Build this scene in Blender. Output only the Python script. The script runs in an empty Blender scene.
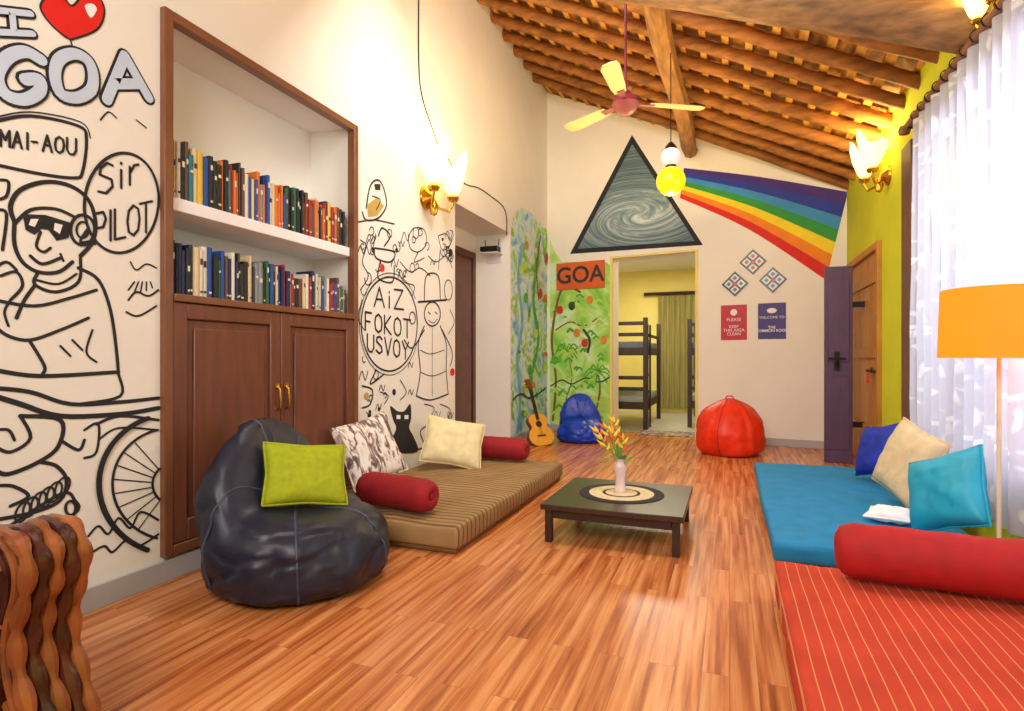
import bpy, bmesh, math, random
from mathutils import Vector, Matrix, noise
random.seed(7)
scene=bpy.context.scene
try:
    scene.view_settings.view_transform='Standard'
except Exception: pass
COL=scene.collection
TH=math.radians(20.9); ST,CT=math.sin(TH),math.cos(TH); F=570.0; H=1.15; HV=358.0
CAM=Vector((0,0,H))
def S(r,g,b):
    f=lambda c:(c/255/12.92 if c/255<=.04045 else ((c/255+.055)/1.055)**2.4)
    return (f(r),f(g),f(b),1)
# ---------------------------------------------------------------- materials
def newmat(name):
    m=bpy.data.materials.new(name); m.use_nodes=True
    nt=m.node_tree; b=nt.nodes.get('Principled BSDF'); return m,nt,b
def M(name,col,rough=.6,metal=0,var=.1,scale=6,stretch=(1,1,1),bump=0,em=0,emcol=None,spec=None,bscale=None):
    m,nt,b=newmat(name); N=nt.nodes; L=nt.links
    tc=N.new('ShaderNodeTexCoord'); mp=N.new('ShaderNodeMapping'); mp.inputs['Scale'].default_value=stretch
    L.new(tc.outputs['Object'],mp.inputs[0])
    no=N.new('ShaderNodeTexNoise'); no.inputs['Scale'].default_value=scale; no.inputs['Detail'].default_value=5
    L.new(mp.outputs[0],no.inputs['Vector'])
    r=N.new('ShaderNodeValToRGB')
    r.color_ramp.elements[0].position=.3; r.color_ramp.elements[1].position=.7
    r.color_ramp.elements[0].color=(*[max(0,c*(1-var)) for c in col[:3]],1)
    r.color_ramp.elements[1].color=(*[min(1,c*(1+var)) for c in col[:3]],1)
    L.new(no.outputs['Fac'],r.inputs[0]); L.new(r.outputs[0],b.inputs['Base Color'])
    b.inputs['Roughness'].default_value=rough; b.inputs['Metallic'].default_value=metal
    if spec is not None: b.inputs['Specular IOR Level'].default_value=spec
    if em:
        b.inputs['Emission Color'].default_value=(emcol or col); b.inputs['Emission Strength'].default_value=em
    if bump:
        bn=N.new('ShaderNodeBump'); bn.inputs['Strength'].default_value=bump; bn.inputs['Distance'].default_value=.01
        if bscale:
            n2=N.new('ShaderNodeTexNoise'); n2.inputs['Scale'].default_value=bscale; L.new(mp.outputs[0],n2.inputs['Vector']); L.new(n2.outputs['Fac'],bn.inputs['Height'])
        else: L.new(no.outputs['Fac'],bn.inputs['Height'])
        L.new(bn.outputs[0],b.inputs['Normal'])
    return m
def ramp(nt,stops,interp='LINEAR'):
    r=nt.nodes.new('ShaderNodeValToRGB'); cr=r.color_ramp; cr.interpolation=interp
    while len(cr.elements)<len(stops): cr.elements.new(.5)
    for e,(p,c) in zip(cr.elements,stops): e.position=p; e.color=c
    return r
def floor_mat():
    m,nt,b=newmat('laminate_floor'); N=nt.nodes; L=nt.links
    tc=N.new('ShaderNodeTexCoord'); sp=N.new('ShaderNodeSeparateXYZ'); cb=N.new('ShaderNodeCombineXYZ')
    L.new(tc.outputs['Object'],sp.inputs[0]); L.new(sp.outputs[1],cb.inputs[0]); L.new(sp.outputs[0],cb.inputs[1])
    br=N.new('ShaderNodeTexBrick'); L.new(cb.outputs[0],br.inputs['Vector'])
    br.inputs['Scale'].default_value=1; br.inputs['Brick Width'].default_value=1.1; br.inputs['Row Height'].default_value=.095
    br.inputs['Mortar Size'].default_value=.0008; br.inputs['Color1'].default_value=(0,0,0,1); br.inputs['Color2'].default_value=(1,1,1,1); br.inputs['Mortar'].default_value=(.5,.5,.5,1)
    br.offset=.37
    mp=N.new('ShaderNodeMapping'); mp.inputs['Scale'].default_value=(30,1.2,1)
    ad=N.new('ShaderNodeVectorMath'); ad.operation='MULTIPLY_ADD'
    L.new(br.outputs['Color'],ad.inputs[0]); ad.inputs[1].default_value=(3,7,2); L.new(tc.outputs['Object'],ad.inputs[2])
    L.new(ad.outputs[0],mp.inputs[0])
    no=N.new('ShaderNodeTexNoise'); no.inputs['Scale'].default_value=1; no.inputs['Detail'].default_value=5; no.inputs['Roughness'].default_value=.55
    L.new(mp.outputs[0],no.inputs['Vector'])
    r=ramp(nt,[(.28,S(142,70,30)),(.42,S(192,110,58)),(.55,S(222,146,88)),(.75,S(240,180,126))])
    L.new(no.outputs['Fac'],r.inputs[0])
    mx=N.new('ShaderNodeMix'); mx.data_type='RGBA'; mx.blend_type='MULTIPLY'; mx.inputs['Factor'].default_value=.8
    L.new(r.outputs[0],mx.inputs['A'])
    r2=ramp(nt,[(0,(.80,.74,.68,1)),(1,(1,1,1,1))]); L.new(br.outputs['Color'],r2.inputs[0]); L.new(r2.outputs[0],mx.inputs['B'])
    mo=N.new('ShaderNodeMix'); mo.data_type='RGBA'; L.new(br.outputs['Fac'],mo.inputs['Factor']); L.new(mx.outputs['Result'],mo.inputs['A']); mo.inputs['B'].default_value=S(140,84,46)
    L.new(mo.outputs['Result'],b.inputs['Base Color']); b.inputs['Roughness'].default_value=.27
    return m
def stripe_mat(name,base,line,freq,axis=0,w=.12,rough=.8,spec=.3):
    m,nt,b=newmat(name); N=nt.nodes; L=nt.links
    tc=N.new('ShaderNodeTexCoord'); sp=N.new('ShaderNodeSeparateXYZ'); L.new(tc.outputs['Object'],sp.inputs[0])
    mu=N.new('ShaderNodeMath'); mu.operation='MULTIPLY'; mu.inputs[1].default_value=freq; L.new(sp.outputs[axis],mu.inputs[0])
    fr=N.new('ShaderNodeMath'); fr.operation='FRACT'; L.new(mu.outputs[0],fr.inputs[0])
    r=ramp(nt,[(0,line),(w,base)],'CONSTANT'); L.new(fr.outputs[0],r.inputs[0])
    no=N.new('ShaderNodeTexNoise'); no.inputs['Scale'].default_value=5; L.new(tc.outputs['Object'],no.inputs['Vector'])
    r2=ramp(nt,[(.3,(.8,.8,.8,1)),(.7,(1,1,1,1))]); L.new(no.outputs['Fac'],r2.inputs[0])
    mx=N.new('ShaderNodeMix'); mx.data_type='RGBA'; mx.blend_type='MULTIPLY'; mx.inputs['Factor'].default_value=1
    L.new(r.outputs[0],mx.inputs['A']); L.new(r2.outputs[0],mx.inputs['B']); L.new(mx.outputs['Result'],b.inputs['Base Color'])
    b.inputs['Roughness'].default_value=rough; b.inputs['Specular IOR Level'].default_value=spec
    return m
def galaxy_mat():
    m,nt,b=newmat('galaxy_paint'); N=nt.nodes; L=nt.links
    tc=N.new('ShaderNodeTexCoord'); mp=N.new('ShaderNodeMapping'); mp.inputs['Scale'].default_value=(1,1,2.0)
    L.new(tc.outputs['Object'],mp.inputs[0])
    ln=N.new('ShaderNodeVectorMath'); ln.operation='LENGTH'; L.new(mp.outputs[0],ln.inputs[0])
    an=N.new('ShaderNodeMath'); an.operation='MULTIPLY'; an.inputs[1].default_value=5.5; L.new(ln.outputs['Value'],an.inputs[0])
    vr=N.new('ShaderNodeVectorRotate'); vr.rotation_type='Y_AXIS'; L.new(mp.outputs[0],vr.inputs['Vector']); L.new(an.outputs[0],vr.inputs['Angle'])
    m2=N.new('ShaderNodeMapping'); m2.inputs['Scale'].default_value=(1.2,1,4.0); L.new(vr.outputs[0],m2.inputs[0])
    no=N.new('ShaderNodeTexNoise'); no.inputs['Scale'].default_value=1.5; no.inputs['Detail'].default_value=8; no.inputs['Roughness'].default_value=.7; L.new(m2.outputs[0],no.inputs['Vector'])
    r=ramp(nt,[(.32,S(84,112,124)),(.48,S(140,168,176)),(.62,S(220,230,230))]); L.new(no.outputs['Fac'],r.inputs[0])
    r2=ramp(nt,[(.3,(1,1,1,1)),(1.0,(.36,.44,.48,1))]); L.new(ln.outputs['Value'],r2.inputs[0])
    mx=N.new('ShaderNodeMix'); mx.data_type='RGBA'; mx.blend_type='MULTIPLY'; mx.inputs['Factor'].default_value=1
    L.new(r.outputs[0],mx.inputs['A']); L.new(r2.outputs[0],mx.inputs['B']); L.new(mx.outputs['Result'],b.inputs['Base Color']); b.inputs['Roughness'].default_value=.7
    return m
def ramp_noise(name,stops,scale,dist=0,stretch=(1,1,1),rough=.8,detail=4):
    m,nt,b=newmat(name); N=nt.nodes; L=nt.links
    tc=N.new('ShaderNodeTexCoord'); mp=N.new('ShaderNodeMapping'); mp.inputs['Scale'].default_value=stretch; L.new(tc.outputs['Object'],mp.inputs[0])
    no=N.new('ShaderNodeTexNoise'); no.inputs['Scale'].default_value=scale; no.inputs['Detail'].default_value=detail; no.inputs['Distortion'].default_value=dist
    L.new(mp.outputs[0],no.inputs['Vector']); r=ramp(nt,stops); L.new(no.outputs['Fac'],r.inputs[0]); L.new(r.outputs[0],b.inputs['Base Color']); b.inputs['Roughness'].default_value=rough
    return m
def curtain_mat():
    m=bpy.data.materials.new('sheer_curtain'); m.use_nodes=True; nt=m.node_tree; N=nt.nodes; L=nt.links; N.clear()
    out=N.new('ShaderNodeOutputMaterial'); tc=N.new('ShaderNodeTexCoord')
    nz=N.new('ShaderNodeTexNoise'); nz.inputs['Scale'].default_value=4; L.new(tc.outputs['Object'],nz.inputs['Vector'])
    av=N.new('ShaderNodeVectorMath'); av.operation='MULTIPLY_ADD'; L.new(nz.outputs['Color'],av.inputs[0]); av.inputs[1].default_value=(.16,.16,.16); L.new(tc.outputs['Object'],av.inputs[2])
    facs=[]
    for rot,sc in ((.75,(0,5,14)),(-.6,(0,14,5.0))):
        mp=N.new('ShaderNodeMapping'); mp.inputs['Scale'].default_value=sc; mp.inputs['Rotation'].default_value=(rot,0,0)
        L.new(av.outputs[0],mp.inputs[0]); vo=N.new('ShaderNodeTexVoronoi'); vo.inputs['Scale'].default_value=.95; vo.inputs['Randomness'].default_value=.9; L.new(mp.outputs[0],vo.inputs['Vector'])
        r=ramp(nt,[(.22,(1,1,1,1)),(.32,(0,0,0,1))]); L.new(vo.outputs['Distance'],r.inputs[0]); facs.append(r)
    mxx=N.new('ShaderNodeMath'); mxx.operation='MAXIMUM'; L.new(facs[0].outputs[0],mxx.inputs[0]); L.new(facs[1].outputs[0],mxx.inputs[1])
    c=N.new('ShaderNodeMix'); c.data_type='RGBA'; c.inputs['A'].default_value=S(224,224,240); c.inputs['B'].default_value=S(252,252,255); L.new(mxx.outputs[0],c.inputs['Factor'])
    d=N.new('ShaderNodeBsdfDiffuse'); t=N.new('ShaderNodeBsdfTranslucent'); L.new(c.outputs['Result'],d.inputs[0]); L.new(c.outputs['Result'],t.inputs[0])
    a=N.new('ShaderNodeMixShader'); a.inputs[0].default_value=.5; L.new(d.outputs[0],a.inputs[1]); L.new(t.outputs[0],a.inputs[2])
    tr=N.new('ShaderNodeBsdfTransparent'); mf=N.new('ShaderNodeMath'); mf.operation='MULTIPLY_ADD'; mf.inputs[1].default_value=.26; mf.inputs[2].default_value=.68; L.new(mxx.outputs[0],mf.inputs[0])
    f=N.new('ShaderNodeMixShader'); L.new(mf.outputs[0],f.inputs[0]); L.new(tr.outputs[0],f.inputs[1]); L.new(a.outputs[0],f.inputs[2]); L.new(f.outputs[0],out.inputs[0])
    return m
WHITE=M('wall_paint_cream',S(238,235,228),.75,var=.03,scale=2)
FARW=M('wall_paint_warm',S(244,240,230),.75,var=.03,scale=2)
LIME=M('wall_paint_lime',S(206,214,30),.7,var=.08,scale=2)
YEL=M('wall_paint_yellow',S(240,222,128),.7,var=.05,scale=2)
GREY=M('skirting_grey',S(176,176,178),.5,var=.06,scale=4)
FLOOR=floor_mat()
TILE=M('stone_floor',S(190,185,165),.4,var=.1,scale=3)
BROWN=M('cabinet_brown',S(114,68,50),.36,var=.18,scale=5,stretch=(1,4,.6))
FRAMEB=M('frame_brown',S(124,78,52),.4,var=.15,scale=5)
DKWOOD=M('dark_wood',S(52,34,26),.4,var=.25,scale=8)
OLDW=M('weathered_beam',S(134,98,62),.75,var=.5,scale=3,stretch=(1,6,6),bump=.6)
RAFT=M('rafter_wood',S(146,92,38),.7,var=.45,scale=3,stretch=(1.2,6,6),bump=.5)
PURL=M('purlin_wood',S(150,106,60),.75,var=.45,scale=3,stretch=(6,1,6),bump=.5)
ROOFM=ramp_noise('roof_tile_underside',[(.3,S(80,44,14)),(.55,S(150,94,36)),(.75,S(206,148,62))],3,1,(2,1,2))
BATT=M('batten_wood',S(204,148,60),.7,var=.35,scale=5,stretch=(4,1,4))
INK=M('black_wall_paint',S(34,32,38),.7,var=.1)
PWHITE=M('white_wall_paint',S(240,240,244),.75,var=.03)
SKYB=M('pale_blue_paint',S(196,212,236),.75,var=.05)
REDP=M('red_paint',S(222,30,30),.5,var=.08)
NAVY=M('navy_leatherette',S(27,31,50),.42,var=.25,scale=4,bump=.35,bscale=12)
PIPE=M('seam_piping',S(60,68,92),.5)
GREENC=M('lime_fabric',S(160,172,14),.85,var=.12,scale=30,bump=.2)
REDC=M('crimson_fabric',S(150,18,30),.8,var=.15,scale=10,bump=.15)
REDB=M('scarlet_fabric',S(172,20,24),.75,var=.15,scale=10,bump=.15)
CREAM=M('cream_fabric',S(226,212,166),.85,var=.1,scale=14,bump=.2)
BEIGE=M('beige_fabric',S(216,198,158),.85,var=.1,scale=14,bump=.2)
ROYAL=M('royal_blue_fabric',S(18,46,165),.7,var=.2,scale=10,bump=.2)
TURQ=M('turquoise_fabric',S(20,160,200),.5,var=.12,scale=8,bump=.2)
BLUEM=M('blue_sheet',S(20,130,184),.8,var=.12,scale=9,bump=.3)
REDPR=ramp_noise('red_print_fabric',[(.4,S(110,14,18)),(.5,S(190,40,40)),(.6,S(235,190,170))],26,2)
ORBAG=M('orange_red_vinyl',S(230,48,12),.45,var=.12,scale=6,bump=.2)
BLBAG=M('blue_vinyl',S(12,60,184),.4,var=.2,scale=6,bump=.2)
REDBED=stripe_mat('red_striped_sheet',S(206,70,46),S(230,156,104),22,0,.08)
BRBED=stripe_mat('brown_striped_sheet',S(166,134,90),S(118,88,54),17,1,.28)
STRP=ramp_noise('ikat_cushion',[(.38,S(96,80,84)),(.47,S(168,140,136)),(.53,S(232,224,212)),(.7,S(240,234,226))],7,1.5,(3.2,1,1))
BRASS=M('brass',S(210,160,60),.25,metal=1,var=.1)
METAL=M('dark_metal',S(50,48,48),.35,metal=.8)
CERAM=M('pink_white_ceramic',S(238,214,212),.25,var=.05)
LEAF=M('leaf_green',S(110,165,50),.5,var=.25)
PETY=M('petal_yellow',S(240,200,50),.5,var=.2)
PETR=M('petal_red',S(226,90,40),.5,var=.2)
MATB=M('mat_black',S(34,32,34),.8); MATC=M('mat_cream',S(216,198,156),.85,var=.15,scale=30)
TABLE=M('table_dark',S(60,46,34),.28,var=.25,scale=6,stretch=(4,1,1))
CURT=curtain_mat()
SHADE=M('orange_lamp_shade',S(226,118,8),.7,var=.05,em=.6,emcol=S(255,160,18))
GLASSW=M('lit_frosted_glass',S(255,232,160),.4,var=.05,em=3.0,emcol=S(255,226,130))
GLOBEW=M('white_globe',S(240,225,232),.3,var=.03,em=.35,emcol=S(255,225,235))
GLOBEY=M('yellow_globe',S(250,205,20),.3,var=.03,em=1.0,emcol=S(255,200,10))
MAROON=M('maroon_enamel',S(100,30,46),.35)
FANB=M('fan_blade_paint',S(186,158,110),.4,var=.1)
ORW=M('ochre_door_wood',S(184,126,40),.5,var=.25,scale=5,stretch=(1,6,.5))
PURP=M('plum_painted_wood',S(88,66,100),.45,var=.15,scale=5,stretch=(4,4,.6))
CARVE=M('carved_wood',S(70,30,20),.28,var=.5,scale=14,bump=.5,bscale=24); CARVEG=M('carved_wood_highlight',S(136,76,40),.28,var=.4,scale=10)
LEATH=M('maroon_leather',S(56,18,24),.3,var=.2,scale=6,bump=.2)
GUIT=M('guitar_top',S(222,158,52),.25,var=.12,scale=6,stretch=(8,1,1)); GUIS=M('guitar_side',S(120,64,28),.3)
PAGES=M('paper',S(232,224,204),.8,var=.08,scale=60)
GREENR=ramp_noise('jungle_mural_paint',[(.25,S(80,175,56)),(.38,S(146,216,86)),(.5,S(190,234,124)),(.6,S(218,244,204)),(.75,S(146,210,96))],2.2,1.2)
BLUER=ramp_noise('river_mural_paint',[(.28,S(70,150,200)),(.40,S(160,214,232)),(.50,S(226,240,238)),(.60,S(140,205,90)),(.75,S(90,170,60))],2.6,1.5)
GALAXY=galaxy_mat()
SIGN=M('orange_sign_paint',S(220,96,34),.6,var=.12)
PPUR=M('purple_poster',S(62,48,130),.5,var=.04); PRED=M('red_poster',S(190,34,62),.5,var=.04)
TURTLE=M('curtain_olive',S(150,140,80),.8,var=.3,scale=3,stretch=(8,8,.5))
# ---------------------------------------------------------------- mesh builder
class MB:
    def __init__(s): s.v=[]; s.f=[]; s.m=[]
    def add(s,vs,fs,mi=0):
        o=len(s.v); s.v+= [Vector(p) for p in vs]; s.f+=[[o+i for i in f] for f in fs]; s.m+=[mi]*len(fs)
    def box(s,lo,hi,mi=0,mat=None):
        x0,y0,z0=lo; x1,y1,z1=hi
        vs=[Vector(p) for p in [(x0,y0,z0),(x1,y0,z0),(x1,y1,z0),(x0,y1,z0),(x0,y0,z1),(x1,y0,z1),(x1,y1,z1),(x0,y1,z1)]]
        if mat: vs=[mat@p for p in vs]
        s.add(vs,[(0,3,2,1),(4,5,6,7),(0,1,5,4),(1,2,6,5),(2,3,7,6),(3,0,4,7)],mi)
    def prism(s,poly,d,mi=0):
        n=len(poly); d=Vector(d); a=[Vector(p) for p in poly]; b=[p+d for p in a]
        s.add(a+b,[list(range(n))[::-1],[n+i for i in range(n)]]+[(i,(i+1)%n,n+(i+1)%n,n+i) for i in range(n)],mi)
    def tube(s,pts,r,n=8,mi=0,caps=True):
        pts=[Vector(p) for p in pts]; rs=r if isinstance(r,(list,tuple)) else [r]*len(pts)
        vs=[]; up=None
        for i,p in enumerate(pts):
            t=(pts[min(i+1,len(pts)-1)]-pts[max(i-1,0)]).normalized()
            if up is None:
                up=Vector((0,0,1)) if abs(t.z)<.9 else Vector((1,0,0))
            a=t.cross(up); 
            if a.length<1e-4: a=t.cross(Vector((0,1,0)))
            a.normalize(); b=a.cross(t).normalized(); up=b
            for k in range(n):
                q=2*math.pi*k/n; vs.append(p+(a*math.cos(q)+b*math.sin(q))*rs[i])
        fs=[(i*n+k,i*n+(k+1)%n,(i+1)*n+(k+1)%n,(i+1)*n+k) for i in range(len(pts)-1) for k in range(n)]
        if caps: fs+= [list(range(n))[::-1],[(len(pts)-1)*n+k for k in range(n)]]
        s.add(vs,fs,mi)
    def lathe(s,prof,n=24,c=(0,0,0),mi=0,mat=None,mod=None):
        vs=[]; c=Vector(c)
        for j,(r,z) in enumerate(prof):
            for k in range(n):
                q=2*math.pi*k/n; rr,zz=(r,z) if not mod else mod(r,z,q,j)
                p=Vector((rr*math.cos(q),rr*math.sin(q),zz))
                if mat: p=mat@p
                vs.append(p+c)
        fs=[(j*n+k,j*n+(k+1)%n,(j+1)*n+(k+1)%n,(j+1)*n+k) for j in range(len(prof)-1) for k in range(n)]
        if not mod: fs.append(list(range(n))[::-1]); fs.append([(len(prof)-1)*n+k for k in range(n)])
        s.add(vs,fs,mi)
    def ribbon(s,pts,w,N,mi=0):
        N=Vector(N); h=w/2; inc=(4e-5 if w>.018 else 1e-5)*N; c=0
        for i in range(len(pts)-1):
            a,b=pts[i],pts[i+1]; t=b-a
            if t.length<1e-5: continue
            sd=N.cross(t).normalized()*h; c+=1; o=inc*c
            s.add([a-sd+o,b-sd+o,b+sd+o,a+sd+o],[(0,1,2,3)],mi)
        A=N.orthogonal().normalized(); B=N.cross(A)
        for p in pts:
            c+=1; s.add([p+inc*c+(A*math.cos(q*math.pi/5)+B*math.sin(q*math.pi/5))*h for q in range(10)],[tuple(range(10))],mi)
    def obj(s,name,mats,parent=None,smooth=True,bevel=0,seg=2,angle=40,sub=0,loc=None,label=None):
        me=bpy.data.meshes.new(name); me.from_pydata([tuple(p) for p in s.v],[],s.f)
        for m in (mats if isinstance(mats,(list,tuple)) else [mats]): me.materials.append(m)
        for p,mi in zip(me.polygons,s.m): p.material_index=mi
        me.validate()
        bm=bmesh.new(); bm.from_mesh(me)
        if not getattr(s,'flat',False):
            bmesh.ops.recalc_face_normals(bm,faces=bm.faces)
        bm.to_mesh(me); bm.free()
        if smooth:
            me.shade_smooth(); me.set_sharp_from_angle(angle=math.radians(angle))
        o=bpy.data.objects.new(name,me); COL.objects.link(o)
        if bevel:
            b=o.modifiers.new('b','BEVEL'); b.width=bevel; b.segments=seg; b.limit_method='ANGLE'
        if parent: o.parent=parent
        if loc is not None: o.location=loc
        if label: o['label']=label
        return o
def top(o,label,cat,group=None):
    o['label']=label; o['category']=cat
    if group: o['group']=group
    return o
def root(name,loc,label,cat,rot=(0,0,0),group=None):
    e=bpy.data.objects.new(name,None); e.empty_display_size=.1; e.location=loc; e.rotation_euler=rot; COL.objects.link(e)
    if cat is None:
        e['kind']='structure'; e['label']=label; return e
    return top(e,label,cat,group)
def struct(o,label=None):
    o['kind']='structure'
    if label: o['label']=label
    return o
# ---------------------------------------------------------------- surfaces
class PL:
    def __init__(s,O,A,N): s.O=Vector(O); s.A=Vector(A).normalized(); s.B=Vector((0,0,1)); s.N=Vector(N).normalized()
    def pj(s,u,v):
        a=(u-512)/F; b=(HV-v)/F
        d=Vector((-ST+CT*a, CT+ST*a, b)); k=(s.O-CAM).dot(s.N)/d.dot(s.N); p=CAM+d*k-s.O
        return p.dot(s.A),p.dot(s.B)
    def at(s,x,z,off=0): return s.O+s.A*x+s.B*z+s.N*off
    def px(s,u,v,off=0): x,z=s.pj(u,v); return s.at(x,z,off)
LX=-2.72; RX=1.36
LWP=PL((LX,0,0),(0,1,0),(1,0,0))
P0=Vector((LX,8.7,0)); P1=Vector((RX,8.1,0)); fwA=(P1-P0).normalized(); fwN=Vector((fwA.y,-fwA.x,0)); FL=(P1-P0).length
FWP=PL(P0,fwA,fwN)
def roofz(x): return 3.24+(RX-x)*.4975
def smooth(pts,k=5,closed=False):
    n=len(pts)
    if n<3: return pts
    out=[]
    g=(lambda i:pts[i%n]) if closed else (lambda i:pts[max(0,min(n-1,i))])
    for i in range(n if closed else n-1):
        p0,p1,p2,p3=g(i-1),g(i),g(i+1),g(i+2)
        for j in range(k):
            t=j/k
            out.append(tuple(.5*((2*p1[c])+(-p0[c]+p2[c])*t+(2*p0[c]-5*p1[c]+4*p2[c]-p3[c])*t*t+(-p0[c]+3*p1[c]-3*p2[c]+p3[c])*t**3) for c in range(2)))
    out.append(pts[0] if closed else pts[-1]); return out
def ell(cx,cy,rx,ry,a0=0,a1=360,n=24,rot=0):
    o=[]
    for i in range(n+1):
        q=math.radians(a0+(a1-a0)*i/n); x=rx*math.cos(q); y=ry*math.sin(q); c,s_=math.cos(rot),math.sin(rot)
        o.append((cx+x*c-y*s_,cy+x*s_+y*c))
    return o
class Mural:
    def __init__(s,pl): s.p=pl; s.b=MB(); s.b.flat=True; s.k=0
    def st(s,pts,w=.016,mi=0,off=.003,sm=True):
        if sm: pts=smooth(pts)
        s.b.ribbon([s.p.px(u,v,off) for u,v in pts],w,s.p.N,mi)
    def fill(s,pts,mi=0,off=.002,sm=False):
        if sm: pts=smooth(pts,4,True)[:-1]
        s.k+=1; off+=s.k*1e-5
        vs=[s.p.px(u,v,off) for u,v in pts]
        s.b.add(vs,[tuple(range(len(vs)))],mi)
FONT={'A':[[(0,0),(.35,1),(.7,0)],[(.15,.38),(.55,.38)]],'G':[[(.7,.8),(.5,1),(.2,.98),(0,.7),(0,.3),(.2,.02),(.5,0),(.7,.2),(.7,.48),(.4,.48)]],
'O':[[(.35,1),(.08,.85),(0,.5),(.08,.15),(.35,0),(.62,.15),(.7,.5),(.62,.85),(.35,1)]],'I':[[(.2,0),(.2,1)]],'M':[[(0,0),(0,1),(.35,.4),(.7,1),(.7,0)]],
'-':[[(.1,.5),(.5,.5)]],'U':[[(0,1),(0,.25),(.2,0),(.5,0),(.7,.25),(.7,1)]],'S':[[(.65,.85),(.4,1),(.1,.9),(.05,.7),(.6,.4),(.65,.15),(.35,0),(0,.15)]],
'i':[[(.1,0),(.1,.6)],[(.1,.8),(.1,.84)]],'r':[[(.05,0),(.05,.6)],[(.05,.4),(.25,.6),(.45,.58)]],'P':[[(0,0),(0,1),(.5,1),(.65,.75),(.5,.5),(0,.5)]],'L':[[(0,1),(0,0),(.6,0)]],
'T':[[(0,1),(.7,1)],[(.35,1),(.35,0)]],'Z':[[(0,1),(.6,1),(0,0),(.65,0)]],'F':[[(0,0),(0,1),(.6,1)],[(0,.5),(.45,.5)]],'K':[[(0,0),(0,1)],[(.6,1),(0,.45),(.65,0)]],
'V':[[(0,1),(.35,0),(.7,1)]],'Y':[[(0,1),(.35,.5),(.7,1)],[(.35,.5),(.35,0)]],' ':[]}
def txt(mu,s,u,v,size,asp=1,slope=0,w=.012,mi=0,off=.004,adv=.95):
    x=u
    for ch in s:
        for pl in FONT[ch]:
            mu.st([(x+px*size*asp, v-py*size+slope*(x+px*size*asp-u)) for px,py in pl],w,mi,off,sm=False)
        x+=size*asp*(.45 if ch in 'iI' else adv)
# ================================================================= ROOM SHELL
b=MB(); b.box((LX-.6,-1.5,-.1),(RX+.4,8.95,0)); struct(b.obj('floor',FLOOR,smooth=False),'orange-brown laminate plank floor')
b=MB()
x0=LX-.5
def lwb(y0,y1,z0,z1,xa=x0,xb=LX): b.box((xa,y0,z0),(xb,y1,z1))
ny0,ny1,nz0,nz1=2.08,3.70,.13,2.945; ry0,ry1,rz1=5.43,7.05,2.8
lwb(-1.5,ny0,0,5.4); lwb(ny0,ny1,0,nz0); lwb(ny0,ny1,nz1,5.4); lwb(ny1,ry0,0,5.4); lwb(ry0,ry1,rz1,5.4); lwb(ry1,9.0,0,5.4)
lwb(ny0,ny1,nz0,nz1,x0,LX-.42); lwb(ry0,ry1,0,rz1,x0-.1,x0)
struct(b.obj('wall_left',WHITE,smooth=False),'tall cream painted wall with niches')
b=MB()
s0,zt0=FWP.pj(612,260); s1,zt1=FWP.pj(696,250); zt=(zt0+zt1)/2
def fz(s): 
    p=FWP.at(s,0); return roofz(p.x)+.12
def fpoly(s,e,za,zb=None):
    pl=[FWP.at(s,za),FWP.at(e,za),FWP.at(e,zb if zb is not None else fz(e)),FWP.at(s,zb if zb is not None else fz(s))]
    b.prism(pl,-fwN*.3)
fpoly(-.05,s0,0); fpoly(s1,FL+.3,0); fpoly(s0,s1,zt)
struct(b.obj('wall_far',FARW,smooth=False),'cream gable wall with mural and doorway')
b=MB(); wy0,wy1,wz0,wz1=1.9,5.25,.55,2.75; dy0,dy1,dz1=6.35,7.9,2.28
def rwb(y0,y1,z0,z1): b.box((RX,y0,z0),(RX+.3,y1,z1))
rwb(-1.5,wy0,0,3.4); rwb(wy0,wy1,0,wz0); rwb(wy0,wy1,wz1,3.4); rwb(wy1,dy0,0,3.4); rwb(dy0,dy1,dz1,3.4); rwb(dy1,8.3,0,3.4)
struct(b.obj('wall_right',LIME,smooth=False),'lime yellow painted wall')
b=MB(); b.box((LX-.5,-1.7,0),(RX+.3,-1.5,5.4)); struct(b.obj('wall_back',WHITE,smooth=False))
b=MB()
def rp(x,y,o=0): return Vector((x,y,roofz(x)+o))
b.prism([rp(LX-.3,-1.6,.14),rp(RX+.45,-1.6,.14),rp(RX+.45,9.0,.14),rp(LX-.3,9.0,.14)],(0,0,.1),0)
x=LX+.05
while x<RX+.3:
    b.prism([rp(x,-1.5,.10),rp(x+.06,-1.5,.10),rp(x+.06,8.9,.10),rp(x,8.9,.10)],(0,0,.045),1); x+=.2
struct(b.obj('ceiling',[ROOFM,BATT],smooth=False),'sloping tiled timber roof seen from below')
ti=1
ys=[.5,1.5,2.5,3.3,4.35,4.80,5.22,5.62,6.02,6.42,6.82,7.22,7.62,8.02]
for y in ys:
    b=MB(); pts=[]; rs=[]
    for i in range(15):
        x=LX-.1+(RX+.35-LX)*i/14
        pts.append((x,y+.03*noise.noise((x*1.3,y*5,0)),roofz(x)+.04+.02*noise.noise((x*2,y*3,4)))); rs.append(.06+.014*noise.noise((x*3,y*7,1)))
    b.tube(pts,rs,8)
    struct(b.obj('trim_%d'%ti,RAFT,angle=60),'rough timber rafter'); ti+=1
b=MB(); pts=[(-.62+.013*y*1.0+.02*math.sin(y*2),y,3.93+.012*y) for y in [ -1.4+.5*i for i in range(20)]]
pts=[p for p in pts if p[1]<8.15]+[(-.51,8.3,4.03)]
b.tube(pts,[.10]*len(pts),8); struct(b.obj('trim_%d'%ti,PURL,angle=30),'lengthwise weathered roof purlin'); ti+=1
b=MB(); pts=[]; rs=[]
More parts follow.
